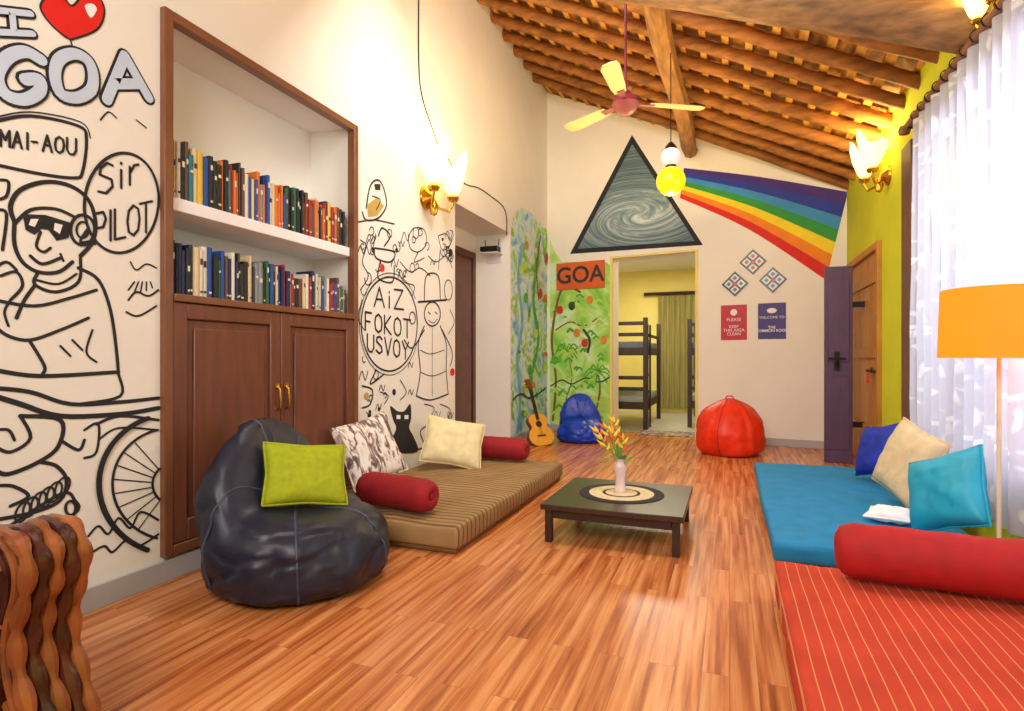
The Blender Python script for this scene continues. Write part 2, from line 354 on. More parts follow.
for i in range(16):
    x=-2.75+4.2*i/15; pts.append((x,4.05+.02*math.sin(x*3),3.06+(1.40-x)*.37+.02*math.sin(x*4))); rs.append(.15+.014*math.sin(x*5))
b.tube(pts,rs,10); struct(b.obj('trim_%d'%ti,OLDW,angle=50),'thick weathered main roof beam'); ti+=1
b=MB(); 
for a,c in [(-1.5,ry0),(ry1,8.68)]: b.box((LX,a,0),(LX+.02,c,.11))
struct(b.obj('baseboard_left',GREY,smooth=False,bevel=.004))
b=MB(); b.prism([FWP.at(s1+.02,0),FWP.at(FL,0),FWP.at(FL,.1),FWP.at(s1+.02,.1)],fwN*.02); b.prism([FWP.at(.02,0),FWP.at(s0-.02,0),FWP.at(s0-.02,.1),FWP.at(.02,.1)],fwN*.02)
struct(b.obj('baseboard_far',GREY,smooth=False,bevel=.004))
# ---- back dormitory room
b=MB(); b.box((-3.4,8.6,-.1),(.9,12.6,-.001)); struct(b.obj('floor.001',TILE,smooth=False),'pale stone floor of the dormitory')
b=MB(); b.box((-3.4,12.4,0),(.9,12.6,3.1)); b.box((-3.5,9.0,0),(-3.4,12.6,3.1)); b.box((.9,8.5,0),(1.0,12.6,3.1)); struct(b.obj('wall_dormitory',YEL,smooth=False),'yellow dormitory walls')
b=MB(); b.prism([FWP.at(-.5,3.0,-.25),FWP.at(FL-.5,3.0,-.25),Vector((.9,12.6,3.0)),Vector((-3.4,12.6,3.0))],(0,0,.1)); struct(b.obj('ceiling.001',WHITE,smooth=False))
b=MB()
for a,c,za,zb in [(s0-.03,s0+.01,0,zt),(s1-.01,s1+.03,0,zt),(s0-.03,s1+.03,zt,zt+.03)]:
    b.prism([FWP.at(a,za,-.02),FWP.at(c,za,-.02),FWP.at(c,zb,-.02),FWP.at(a,zb,-.02)],fwN*.03)
struct(b.obj('trim_%d'%ti,YEL,smooth=False),'thin yellow doorway edging'); ti+=1
# ================================================================= CABINET
def panel_door(w,h,t=.035):
    b=MB(); st=.085
    b.box((0,0,0),(t,st,h)); b.box((0,w-st,0),(t,w,h)); b.box((0,st,0),(t,w-st,st+.03)); b.box((0,st,h-st),(t,w-st,h))
    b.box((0,st,st+.03),(t*.45,w-st,h-st)); b.box((t*.45,st+.045,st+.075),(t*.85,w-st-.045,h-st-.045))
    return b
cab=root('built_in_bookcase',(LX,ny0,nz0),'brown wooden built-in bookcase with cupboard doors in the wall','bookcase')
W=ny1-ny0; HC=nz1-nz0
b=MB(); fw=.05
b.box((-.03,0,0),(.035,fw,HC)); b.box((-.03,W-fw,0),(.035,W,HC)); b.box((-.03,fw,HC-fw),(.035,W-fw,HC)); b.box((-.03,fw,1.315),(.045,W-fw,1.355)); b.box((-.03,fw,0),(.035,W-fw,.05))
b.obj('frame',FRAMEB,cab,bevel=.005)
b=MB(); b.box((-.41,fw,1.3),(-.031,W-fw,1.352)); b.box((-.40,0.02,1.80),(-.012,W-.02,1.87))
b.obj('shelf',PWHITE,cab,bevel=.004)
dw=(W-2*fw)/2-.003
for k in range(2):
    d=panel_door(dw,1.26)
    do=d.obj('door',BROWN,cab,bevel=.008,loc=(-.005,fw+k*(dw+.006),.052))
    h=MB(); hy=(dw-.035 if k==0 else .035)
    h.lathe([(.0,0),(.02,0),(.02,.006),(0,.008)],12,(.036,hy,.79),mat=Matrix.Rotation(math.pi/2,3,'Y')); h.tube([(.035,hy,.79),(.06,hy,.77),(.065,hy,.71),(.06,hy,.65),(.035,hy,.64)],.008,8)
    h.obj('handle',BRASS,do)
bcols=[('blue',(36,76,150)),('navy',(28,36,78)),('red',(165,36,38)),('orange',(214,110,36)),('white',(222,218,208)),('black',(32,32,36)),('green',(44,100,64)),('yellow',(220,184,64)),('teal',(34,120,136)),('cream',(222,200,156)),('brown',(104,64,46)),('grey',(134,140,146))]
bm_=[(n,M('book_cover_'+n,S(*c),.5,var=.12)) for n,c in bcols]
LABEL1=M('book_spine_label',S(235,228,205),.6); LABEL2=M('book_spine_dark',S(60,50,60),.6)
def book(x,y,z,w,h,d,ci,grp,lean=0):
    b=MB()
    b.box((-d,0,0),(0,.003,h),0); b.box((-d,w-.003,0),(0,w,h),0)
    sp=[Vector((0,0,0)),Vector((.004,w*.25,0)),Vector((.006,w*.5,0)),Vector((.004,w*.75,0)),Vector((0,w,0))]
    b.prism(sp,(0,0,h),0)
    b.box((-d+.004,.003,.004),(-.001,w-.003,h-.004),1)
    if random.random()<.6:
        z0=h*random.uniform(.5,.75); b.box((.0035,w*.25,z0),(.0068,w*.75,z0+h*random.uniform(.05,.14)),2)
    if random.random()<.3: b.box((.0035,w*.25,h*.1),(.0068,w*.75,h*.14),2)
    n,m=bm_[ci]
    o=b.obj('book',[m,PAGES,LABEL2 if n in('white','cream','yellow') else LABEL1],smooth=False)
    o.location=(x,y,z); o.rotation_euler=(lean,0,0)
    top(o,'%s-covered book standing upright on the %s'%(n,grp.split('the ')[1]),'book',grp); return o
def row(z,y0,y1,grp,hmin,hmax,wts):
    y=y0; 
    while y<y1:
        w=random.uniform(.014,.034); h=random.uniform(hmin,hmax)-.06*(y-y0)/(y1-y0)
        if y+w>y1: break
        book(LX-.02-random.uniform(0,.02),y,z+.0005,w,h,random.uniform(.13,.16),random.choice(wts),grp); y+=w+.0012
row(nz0+1.87,ny0+.06,ny1-.06,'books on the upper shelf',.26,.345,[0,1,2,3,3,4,4,5,6,7,8,9,9,9,11,3,10,5,10])
row(nz0+1.355,ny0+.06,ny1-.06,'books on the lower shelf',.24,.32,[0,1,1,5,5,4,4,9,6,8,2,10,11,5])
dr=root('door_1',(x0+.001,5.5,0),'dark brown wooden door in a deep recess',None)
d=panel_door(1.45,2.55,.05); d.obj('door_leaf',M('door_brown',S(96,56,38),.4,var=.2),dr,bevel=.006)
# ================================================================= LEFT MURAL 1
mu=Mural(LWP)
mu.fill([(70,40),(52,26),(40,8),(48,-4),(62,-3),(72,6),(84,-6),(98,-3),(104,12),(96,30)],1,.003,True)
mu.fill([(84,6),(92,4),(96,10),(90,18)],2,.005,True)
mu.st([(70,40),(52,26),(40,8),(48,-4),(62,-3),(72,6),(84,-6),(98,-3),(104,12),(96,30),(70,40)],.009)
mu.st([(70,40),(76,60)],.007)
def outline(strokes,ws=.070,wi=.048):
    for s_ in strokes: mu.st(s_,ws,0,.003,sm=False)
    for s_ in strokes: mu.st(s_,wi,3,.0065,sm=False)
outline([[(-8,10),(30,14)],[(11,12),(13,32)],[(-8,32),(32,34)]],.044,.024)
outline([smooth([(40,60),(24,52),(6,58),(-4,76),(4,94),(22,100),(38,92),(38,80),(24,80)])])
outline([smooth([(72,54),(58,60),(54,76),(60,94),(76,98),(90,90),(92,74),(86,60)],5,True)])
outline([[(106,100),(124,56),(148,98)],[(114,84),(138,84)]])
mu.st([(-8,122),(30,116),(78,126),(86,140),(82,172),(74,178),(40,174),(-8,164)],.014)
mu.st([(-8,118),(30,112),(80,122),(90,138)],.006)
txt(mu,'MAI-AOU',0,146,16,.80,.12,.010)
mu.st(ell(121,203,37,50,0,360,28,.1),.014); txt(mu,'Sir',98,196,30,.72,-.35,.012); txt(mu,'PILOT',94,244,30,.58,-.22,.012,adv=.72)
mu.st([(88,228),(80,242),(95,240)],.012)
P=mu.st
P([(14,222),(10,206),(20,190),(45,182),(70,186),(88,200),(95,222),(92,242),(80,256)],.018)
P([(14,224),(30,210),(55,209),(74,217)],.014)
P(ell(82,230,12,15),.014); P(ell(82,230,6,8),.01)
mu.fill([(22,214),(45,215),(71,223),(68,238),(56,241),(48,230),(41,229),(34,235),(25,230)],0,.0035)
mu.fill([(30,219),(38,219),(34,227),(28,225)],2,.005); mu.fill([(54,223),(62,225),(59,234),(53,230)],2,.005)
P([(14,222),(14,244),(22,262),(38,272),(58,272),(72,262)],.016); P([(40,232),(36,246),(43,252),(50,248)],.012); P([(30,256),(42,264),(60,258)],.014); P([(60,254),(63,261)],.01)
P([(38,272),(34,284),(55,292),(78,282),(80,258)],.014); P([(36,280),(58,284),(76,274)],.01)
P([(78,268),(98,280),(110,310),(116,350),(118,374)],.016); P([(34,286),(24,300),(16,318)],.014)
P([(96,290),(70,298),(34,306),(-6,300)],.014); P([(88,318),(60,330),(30,340),(8,336),(-6,326)],.014); P([(0,276),(16,272),(22,286),(10,300)],.012); P([(-6,268),(6,262),(16,270)],.012)
P([(10,300),(4,312),(8,326)],.01)
P([(30,342),(44,366),(42,374)],.014); P([(60,346),(70,356)],.01); P([(72,340),(82,350)],.01); P([(92,330),(86,352),(96,362)],.01)
P([(-6,370),(40,376),(118,372)],.018); P([(118,374),(120,396),(80,404)],.014)
P([(-6,388),(30,392),(70,404),(120,402),(158,398)],.018); P([(-6,396),(20,404),(60,416),(120,414),(158,408)],.022)
P([(20,416),(30,438),(10,452),(-6,446)],.014); P([(20,416),(60,420),(58,446),(38,462),(8,474),(-6,470)],.018)
P([(-6,430),(8,430),(14,440)],.012); P([(60,440),(78,450),(84,440)],.014); P([(40,462),(56,466),(66,480),(60,500),(34,512),(-6,520)],.016); P([(-6,486),(12,486),(28,496),(10,506)],.014)
for i in range(6): P(ell(22+i*8,512-i*5,6,11,0,360,12,.5),.009)
P([(6,528),(60,494),(74,500),(74,514),(20,546),(4,542),(6,528)],.014); P(ell(70,508,5,7),.012)
P(ell(172,484,74,70,110,250),.024); P(ell(172,484,60,56,105,255),.013); P(ell(172,484,20,20,130,230),.013)
for q in (125,140,155,170,185,200,215,230):
    c,s_=math.cos(math.radians(q)),math.sin(math.radians(q)); P([(172+22*c,484+20*s_),(172+58*c,484+54*s_)],.006)
P([(96,424),(120,416),(158,420)],.014); P([(98,440),(118,428),(158,430)],.01)
P([(84,430),(98,424),(96,452),(84,458)],.012)
P([(88,536),(98,526),(108,534),(118,518),(130,528),(140,512),(158,520)],.011); P([(92,552),(104,546),(112,552),(126,540),(138,546),(158,534)],.011)
P([(130,262),(136,270),(146,264),(156,268)],.008)
for i in range(5): P([(128+i*6,290+3*math.sin(i)),(134+i*4,282)],.008)
P([(128,300),(136,292),(148,296),(158,290)],.01); P([(126,312),(138,316),(156,306)],.01)
P([(100,120),(108,112),(116,118)],.007); P([(136,120),(146,128)],.007); P([(0,180),(8,182),(6,196),(-4,200)],.012); P([(-4,210),(6,214),(2,250)],.012)
top(mu.b.obj('wall_mural',[INK,REDP,PWHITE,SKYB],smooth=False),'black line mural of motorcycle rider with lettering painted on wall','mural')
# mural 2
mu=Mural(LWP); P=mu.st; w=.015
P(ell(389,324,28,47),w); P(ell(389,324,30,51,20,330),.007); P([(376,370),(370,384),(384,374)],w)
txt(mu,'AiZ',374,306,19,.75,.12,.017); txt(mu,'FOKOT',365,330,18,.56,.18,.017); txt(mu,'USVOY',367,351,17,.54,.2,.017)
P([(366,208),(370,186),(378,180),(384,190),(386,206),(378,218),(366,220),(362,212)],w); P([(372,196),(380,200),(376,210)],.01); mu.fill([(374,184),(380,184),(380,190),(375,190)],0,.0035); P([(358,222),(374,220),(394,224)],.012)
mu.fill([(367,205),(376,198),(384,206),(377,216),(368,217)],3,.002)
P([(378,236),(382,228),(390,236),(384,246)],w); P([(374,248),(394,252),(390,262),(376,258),(374,248)],w); P([(380,262),(378,278),(392,282),(394,266)],w)
P([(360,240),(366,246),(362,262),(368,276),(360,290)],.01); P([(362,300),(358,318),(364,330)],.01)
P([(408,236),(414,228),(424,230),(426,244),(418,252),(410,248),(408,236)],.01); P([(418,252),(414,262),(424,258)],.01); P([(438,236),(446,234),(450,244),(442,250),(438,236)],.01); P([(440,250),(438,270)],.01)
P([(400,262),(410,272),(420,268),(430,276)],.01); P([(452,240),(446,256),(452,262)],.01)
P([(424,300),(426,276),(438,276),(440,300)],w); P([(418,302),(446,300)],.02); P(ell(432,314,8,12),w); P([(424,326),(418,344),(420,372),(416,396)],w); P([(440,326),(446,344),(446,370),(448,394)],w); P([(416,396),(430,400),(448,394)],w)
P([(432,328),(432,396)],.008); P([(424,330),(412,348),(404,340)],w); P([(442,330),(452,352),(450,366)],w); P([(428,312),(430,314)],.012); P([(435,312),(437,314)],.012); P([(428,320),(433,323),(437,319)],.008)
P([(420,350),(430,354),(444,350)],.008); P([(420,372),(432,376),(446,371)],.008)
mu.fill([(394,452),(392,440),(396,428),(393,420),(390,406),(397,411),(404,411),(410,404),(411,418),(409,428),(414,438),(417,452)],0,.003,True)
P([(415,450),(424,446),(420,432),(426,426)],.014); mu.fill([(396,415),(400,415),(400,419),(396,419)],1,.005); mu.fill([(404,415),(408,415),(408,419),(404,419)],1,.005)
P([(384,440),(395,434)],.006); P([(386,446),(396,442)],.006)
P([(362,386),(372,390),(370,404),(362,408)],w); P([(366,412),(376,424),(386,418)],.01); P([(424,404),(434,408),(430,420),(440,428)],.01); P([(440,404),(450,410),(446,424)],.01)
P([(400,380),(406,392),(400,400)],.01); P([(380,392),(388,396),(384,404)],.01); P([(366,436),(378,432),(384,446),(372,456)],.01)
P([(398,272),(404,282),(414,286),(412,296)],.01); P(ell(448,290,4,10),.01); P(ell(412,318,3,6),.01); P([(450,310),(454,322),(448,334)],.01); P([(428,256),(436,262),(446,256),(452,268)],.01)
random.seed(11)
for i in range(150):
    u=random.uniform(361,452); v=random.uniform(230,460)
    if ((u-389)/32)**2+((v-324)/54)**2<1 or 412<u<452 and 270<v<400 or 386<u<428 and v>400: continue
    r=random.uniform(2,5); a=random.uniform(0,360); t=random.random()
    if t<.5: P(ell(u,v,r*.7,r*1.3,a,a+random.choice([200,280,360]),8),.009)
    elif t<.8: P([(u-r,v+r),(u-r*.3,v-r),(u+r*.4,v+r),(u+r,v-r)],.009)
    else: mu.fill(ell(u,v,r*.5,r*.9,n=7)[:-1],0,.002)
for (u,v,c) in [(382,268,2),(452,372,2),(366,396,3)]:
    mu.fill(ell(u,v,2.4,4,n=8)[:-1],c,.0045)
top(mu.b.obj('wall_mural',[INK,PWHITE,REDP,M('mural_ochre',S(190,160,80),.8)],smooth=False),'black doodle mural with balloon lettering and cat painted on wall','mural')
random.seed(5)
mu=Mural(LWP); P=mu.st
mu.fill([(511,452),(511,226),(515,212),(522,208),(530,212),(538,220),(548,236),(549,430)],0,.002,False)
P([(516,440),(520,400),(517,360),(522,320),(518,280),(522,245)],.10,1,.004); P([(536,420),(531,380),(538,340),(533,300),(538,255)],.10,2,.008)
P([(538,300),(536,266),(540,236)],.04,3,.012); P([(512,400),(520,394),(530,398),(545,388)],.03,6,.012)
for i in range(26):
    u=random.uniform(514,546); v=random.uniform(225,430); mu.fill(ell(u,v,random.uniform(1.2,3),random.uniform(2,6),n=8)[:-1],random.choice([2,4,4,5,7,0]),.015)
mats=[BLUER,M('mural_river_blue',S(120,190,225),.8,var=.2),M('mural_green',S(90,175,56),.8,var=.25),M('mural_brown',S(130,94,60),.8,var=.2),M('mural_light_green',S(180,222,100),.8,var=.2),M('mural_orange',S(225,140,60),.8,var=.2),M('mural_dark',S(50,80,46),.8,var=.2),M('mural_red_flower',S(214,60,50),.8,var=.2)]
top(mu.b.obj('wall_mural',mats,smooth=False),'blue river and green foliage mural painted on wall','mural')
mu=Mural(FWP); P=mu.st
mu.fill([(550,436),(550,240),(556,254),(562,262),(606,262),(611,266),(611,438)],0,.002)
mu.fill([(551,420),(551,402),(580,394),(611,398),(611,420)],4,.003)
P([(553,420),(556,380),(552,340),(558,300),(566,286),(580,292)],.04,3,.004); P([(556,330),(570,322),(584,326),(598,318)],.022,3,.004); P([(566,400),(572,378),(570,356),(580,346)],.014,3,.004)
P([(596,412),(600,390),(598,372)],.03,3,.004)
for a in range(-80,261,34):
    q=math.radians(a); P([(598,372),(598+8*math.cos(q),371-7*math.sin(q)),(598+13*math.cos(q),376-8*math.sin(q))],.022,2,.006)
for a in range(-60,241,40):
    q=math.radians(a); P([(566,352),(566+7*math.cos(q),350-7*math.sin(q)),(566+12*math.cos(q),356-8*math.sin(q))],.02,2,.006)
P([(551,386),(562,380),(572,384),(586,378),(600,382),(611,376)],.022,6,.006)
for i in range(80):
    u=random.uniform(553,608); v=random.uniform(292,432); r=random.uniform(.7,2)
    P([(u-r*2,v+r),(u,v-r),(u+r*2,v+r*.5)],random.uniform(.02,.045),random.choice([2,2,2,4,4,4,0]),.0075)
for u,v,c in [(577,333,5),(585,343,7),(590,300,5),(560,310,7),(572,306,6),(604,340,5),(555,360,2)]: mu.fill(ell(u,v,3.5,4.5,n=9)[:-1],c,.010)
P([(584,330),(590,340),(588,352)],.04,6,.011)
top(mu.b.obj('wall_mural',[GREENR]+mats[1:],smooth=False),'bright green jungle mural with palm trees painted on wall','mural')
tri=[(632,135),(570,254),(703,245)]; c=FWP.px(638,214,0)
def tribj(scale,off,mi,b):
    cx=sum(p[0] for p in tri)/3; cy=sum(p[1] for p in tri)/3
    b.add([FWP.px(cx+(u-cx)*scale,cy+(v-cy)*scale,off)-c for u,v in tri],[(0,1,2)],mi)
b=MB(); b.flat=True; tribj(1,.003,0,b); tribj(.88,.005,1,b)
top(b.obj('wall_mural',[M('mural_charcoal',S(40,40,46),.8,var=.2),GALAXY],smooth=False,loc=c),'dark triangle mural with grey galaxy swirl painted on wall','mural')
b=MB(); b.flat=True
T=smooth([(684,168),(760,177),(848,192)],8); Bt=smooth([(680,198),(750,230),(826,280)],8); n=min(len(T),len(Bt))
rc=[(70,44,134),(40,60,166),(62,146,212),(50,156,66),(250,222,40),(245,140,30),(220,38,30)]
for k in range(7):
    for i in range(n-1):
        q=[]
        for (ii,kk) in [(i,k),(i+1,k),(i+1,k+1),(i,k+1)]:
            f=kk/7; q.append(FWP.px(T[ii][0]*(1-f)+Bt[ii][0]*f,T[ii][1]*(1-f)+Bt[ii][1]*f,.004))
        b.add(q,[(0,1,2,3)],k)
top(b.obj('wall_mural',[M('rainbow_%s'%nm,S(*c_),.75,var=.08) for nm,c_ in zip(['violet','indigo','blue','green','yellow','orange','red'],rc)],smooth=False),'rainbow stripes fanning out across the wall','mural')
def text_mesh(body,size,mat,pl,s,z,off,parent,name='lettering',bold=0):
    cu=bpy.data.curves.new('t','FONT'); cu.body=body; cu.size=size; cu.align_x='CENTER'; cu.align_y='CENTER'; cu.offset=bold; cu.extrude=.0005; cu.space_line=.85
    to=bpy.data.objects.new('t',cu); COL.objects.link(to); dg=bpy.context.evaluated_depsgraph_get(); me=bpy.data.meshes.new_from_object(to.evaluated_get(dg))
    bpy.data.objects.remove(to); o=bpy.data.objects.new(name,me); me.materials.clear(); me.materials.append(mat); COL.objects.link(o)
    o.parent=parent; R=Matrix((pl.A,Vector((0,0,1)),pl.N)).transposed().to_4x4(); p=pl.at(s,z,off)
    o.matrix_parent_inverse=Matrix.Identity(4); o.matrix_local=Matrix.Translation(p-parent.location)@R
    return o
def plaque(name,pts,th,mat,label,cat,off=.001):
    u0,v0,u1,v1=pts; a,z1=FWP.pj(u0,v0); c2,_=FWP.pj(u1,v0); _,z0=FWP.pj((u0+u1)/2,v1); _,z1=FWP.pj((u0+u1)/2,v0)
    o=FWP.at((a+c2)/2,z0,off); r=root(name,o,label,cat)
    b=MB(); w=(c2-a)/2
    pl=[FWP.A*-w,FWP.A*w,FWP.A*w+Vector((0,0,z1-z0)),FWP.A*-w+Vector((0,0,z1-z0))]
    b.prism(pl,FWP.N*th); b.obj('board',mat,r,bevel=.002)
    return r,(a+c2)/2,z0,z1,w*2
r,sc,z0,z1,w=plaque('wall_sign',(557,262,605,289),.025,SIGN,'orange painted wooden sign reading GOA on mural wall','sign')
text_mesh('GOA',(z1-z0)*.85,M('sign_dark_paint',S(40,50,50),.6),FWP,sc,(z0+z1)/2,.027,r,bold=.006)
r,sc,z0,z1,w=plaque('poster',(721,305,747,340),.006,PRED,'red poster with white icon and small lettering on wall','poster')
b=MB(); Q=lambda s,z,o=.0085:FWP.at(s,z,o)-r.location
b.add([Q(sc+.045*math.cos(t*math.pi/6),z1-.10+.045*math.sin(t*math.pi/6)) for t in range(12)],[tuple(range(12))]); b.flat=True; b.obj('emblem',PWHITE,r,smooth=False)
text_mesh('PLEASE',.06,PWHITE,FWP,sc,z1-.2,.009,r); text_mesh('KEEP\nTHIS AREA\nCLEAN',.058,PWHITE,FWP,sc,z0+.13,.009,r)
r,sc,z0,z1,w=plaque('poster',(758,303,786,339),.006,PPUR,'purple poster reading the common room on wall','poster')
b=MB(); b.flat=True; b.add([Q(sc+.06*math.cos(t*math.pi/6),z1-.10+.035*math.sin(t*math.pi/6)) for t in range(12)],[tuple(range(12))]); b.obj('emblem',PWHITE,r,smooth=False)
text_mesh('WELCOME TO',.046,PWHITE,FWP,sc,z1-.19,.009,r); text_mesh('THE\nCOMMON ROOM',.05,PWHITE,FWP,sc,z0+.13,.009,r,bold=.001)
tb=M('tile_black',S(40,44,54),.3); tw=M('tile_white',S(216,220,220),.3); tr_=M('tile_red',S(190,60,50),.3); tbl=M('tile_blue',S(60,110,160),.3)
for (u,v,cc,nm) in [(735,284,tbl,'blue'),(753,262,tr_,'red'),(773,280,tbl,'blue and red')]:
    s_,z=FWP.pj(u,v); o=FWP.at(s_,z-.17,.001); r=root('decorative_tile',o,'diamond-hung black and white tile with %s motif on wall'%nm,'wall tile',group='diamond wall tiles')
    Q2=lambda x,y,off:FWP.A*x+Vector((0,0,y+.17))+FWP.N*off
    b=MB(); R=.17
    b.prism([Q2(0,-R,0),Q2(R,0,0),Q2(0,R,0),Q2(-R,0,0)],FWP.N*.012,0)
    b.obj('tile_body',tb,r,bevel=.002)
    b=MB(); b.flat=True
    for dx,dy in [(0,.078),(.078,0),(0,-.078),(-.078,0)]:
        b.add([Q2(dx+.060*x,dy+.060*y,.0135) for x,y in [(0,-1),(1,0),(0,1),(-1,0)]],[(0,1,2,3)],0)
        b.add([Q2(dx+.03*x,dy+.03*y,.0150) for x,y in [(0,-1),(1,0),(0,1),(-1,0)]],[(0,1,2,3)],1)
    b.add([Q2(.034*x,.034*y,.0165) for x,y in [(0,-1),(1,0),(0,1),(-1,0)]],[(0,1,2,3)],2)
    b.obj('tile_pattern',[tw,cc,tr_],r,smooth=False)
# ================================================================= soft goods
def pillow(name,w,h,t,mat,loc,mtx3,label,piping=None,seed=0,cat='cushion'):
    r=root(name,loc,label,cat); R=mtx3
    n=22; b=MB()
    def P(i,j,sg):
        x=-1+2*i/n; y=-1+2*j/n
        e=max(0,(1-x**4)*(1-y**4)); th=t/2*(e**.5)*(1-.25*(x*x+y*y)/2)
        wr=.014*noise.noise(Vector((x*2.5+seed,y*2.5,sg*3)))*e+.010*noise.noise(Vector((x*7+seed,y*7,sg)))*e
        px=x*w/2*(1-.08*(1-abs(y))*abs(x)); py=y*h/2*(1-.08*(1-abs(x))*abs(y))
        return Vector((px,py,sg*(th+wr)))
    for sg in (1,-1):
        o=len(b.v); b.v+=[P(i,j,sg) for j in range(n+1) for i in range(n+1)]
        for j in range(n):
            for i in range(n):
                k=o+j*(n+1)+i; f=[k,k+1,k+n+2,k+n+1]; b.f.append(f if sg>0 else f[::-1]); b.m.append(0)
    ob=b.obj('cushion_cover',mat,r,angle=80)
    bm=bmesh.new(); bm.from_mesh(ob.data); bmesh.ops.remove_doubles(bm,verts=bm.verts,dist=.0008); bm.to_mesh(ob.data); bm.free(); ob.data.shade_smooth()
    b=MB(); ring=[P(i,0,1)*1 for i in range(n+1)]+[P(n,j,1) for j in range(1,n+1)]+[P(i,n,1) for i in range(n-1,-1,-1)]+[P(0,j,1) for j in range(n-1,-1,-1)]
    ring=[Vector((p.x,p.y,0)) for p in ring]; b.tube(ring,.006,6,caps=False)
    b.obj('piping',piping or mat,r)
    r.matrix_world=Matrix.Translation(Vector(loc))@R.to_4x4()
    return r
def fr(normal,up=(0,0,1),roll=0):
    n=Vector(normal).normalized(); u=Vector(up); x=u.cross(n).normalized(); y=n.cross(x)
    return Matrix((x,y,n)).transposed()@Matrix.Rotation(math.radians(roll),3,'Z')
def bolster(loc,L,rad,ang,mat,label,seed=0):
    r=root('bolster_pillow',loc,label,'bolster',rot=(0,0,math.radians(ang)))
    b=MB(); prof=[(.001,-L/2+.03),(.03,-L/2+.01),(rad*.55,-L/2),(rad*.85,-L/2+.02),(rad,-L/2+.07)]
    for i in range(1,10): prof.append((rad*(1+.02*math.sin(i*2+seed)),-L/2+.07+(L-.14)*i/10))
    prof+=[(rad,L/2-.07),(rad*.85,L/2-.02),(rad*.55,L/2),(.03,L/2-.01),(.001,L/2-.03)]
    b.lathe(prof,28,mat=Matrix.Rotation(math.pi/2,3,'Y'),mod=lambda r_,z,q,j:(r_*(1+.05*noise.noise(Vector((math.cos(q)*2+seed,math.sin(q)*2,z*5)))+ (.03*math.sin(q*10) if r_<rad*.9 else 0)),z))
    b.obj('bolster_cover',mat,r,angle=80)
    for sx in (-1,1):
        b=MB(); b.lathe([(.002,-.008),(.018,-.005),(.02,0),(.018,.005),(.002,.008)],12,(sx*(L/2-.012),0,0),mat=Matrix.Rotation(math.pi/2,3,'Y')); b.obj('end_button',mat,r)
    return r
def slab(b,lo,hi,mi=0,n=(10,16),bul=.012,seed=0):
    x0,y0,z0=lo;x1,y1,z1=hi; nx,ny=n
    def Z(i,j): 
        x=x0+(x1-x0)*i/nx; y=y0+(y1-y0)*j/ny
        e=min(1,4*min(i,nx-i)/nx)*min(1,4*min(j,ny-j)/ny)
        return Vector((x,y,z1-bul*(1-e)+.012*noise.noise(Vector((x*4+seed,y*4,0)))))
    vs=[Z(i,j) for j in range(ny+1) for i in range(nx+1)]; fs=[(j*(nx+1)+i,j*(nx+1)+i+1,(j+1)*(nx+1)+i+1,(j+1)*(nx+1)+i) for j in range(ny) for i in range(nx)]
    ring=[i for i in range(nx+1)]+[j*(nx+1)+nx for j in range(1,ny+1)]+[ny*(nx+1)+i for i in range(nx-1,-1,-1)]+[j*(nx+1) for j in range(ny-1,0,-1)]
    o=len(vs); m=len(ring); c=Vector(((x0+x1)/2,(y0+y1)/2,0))
    for lvl,(f,gz) in enumerate([(1.0,.25),(1.0,.75),(.995,1.0)]):
        for k in ring:
            p=vs[k]; d=Vector((p.x-c.x,p.y-c.y,0)); off=(.012 if lvl<2 else 0)*(1+noise.noise(Vector((p.x*7,p.y*7,lvl*2+seed))))
            vs.append(Vector((p.x,p.y,0))+d.normalized()*off+Vector((0,0,z1-bul-(z1-bul-z0)*gz)))
    def q(a,b_): 
        for k in range(m): fs.append((a[k],b_[k],b_[(k+1)%m],a[(k+1)%m]))
    r0=ring; r1=[o+k for k in range(m)]; r2=[o+m+k for k in range(m)]; r3=[o+2*m+k for k in range(m)]
    q(r0,r1); q(r1,r2); q(r2,r3); fs.append(tuple(r3))
    b.add(vs,fs,mi)
def mattress(loc,lo,hi,base,cover,label,split):
    r=root('floor_mattress',loc,label,'mattress')
    b=MB(); slab(b,(lo[0]+.02,lo[1]+.02,0),(hi[0]-.02,hi[1]-.02,split+.02),seed=3); b.obj('mattress_base',base,r,angle=70,bevel=.01)
    b=MB(); slab(b,(lo[0],lo[1],split),(hi[0],hi[1],hi[2]),seed=9,n=(16,26)); b.obj('mattress_cover',cover,r,angle=50,bevel=.018,seg=3)
    return r
mattress((-2.07,4.1,0),(-.6,-1.12,0),(.59,1.1,.18),M('brown_base',S(120,82,44),.8),BRBED,'brown striped floor mattress against the mural wall',.03)
mattress((.74,4.57,0),(-.52,-1.24,0),(.5,1.24,.19),REDPR,BLUEM,'turquoise blue sheeted floor mattress over red printed base',.07)
mattress((.74,1.62,0),(-.54,-1.36,0),(.58,1.36,.2),M('red_base',S(130,30,24),.8),REDBED,'orange-red striped floor mattress beside blue mattress',.04)
bolster((-2.0,3.16,.18+.112),.58,.105,-8,REDC,'dark red cylindrical bolster on brown striped mattress',1)
bolster((-2.05,5.04,.18+.112),.58,.105,-4,REDC,'dark red cylindrical bolster at far end of brown mattress',2)
bolster((.82,2.80,.2+.122),.78,.116,-3,REDB,'long bright red bolster on orange-red mattress',3)
pillow('cushion',.48,.48,.15,STRP,(-2.48,3.56,.18+.29),fr((1,-.45,.45),roll=12),'patterned grey and white cushion leaning on wall',seed=1)
pillow('cushion',.54,.46,.17,CREAM,(-2.30,4.56,.18+.22),fr((.6,-.75,.65),roll=-14),'cream cushion leaning on brown mattress',seed=2)
pillow('cushion',.40,.40,.15,ROYAL,(1.06,5.1,.19+.25),fr((-1,-.35,.35),roll=12),'royal blue cushion leaning near the wall',seed=3)
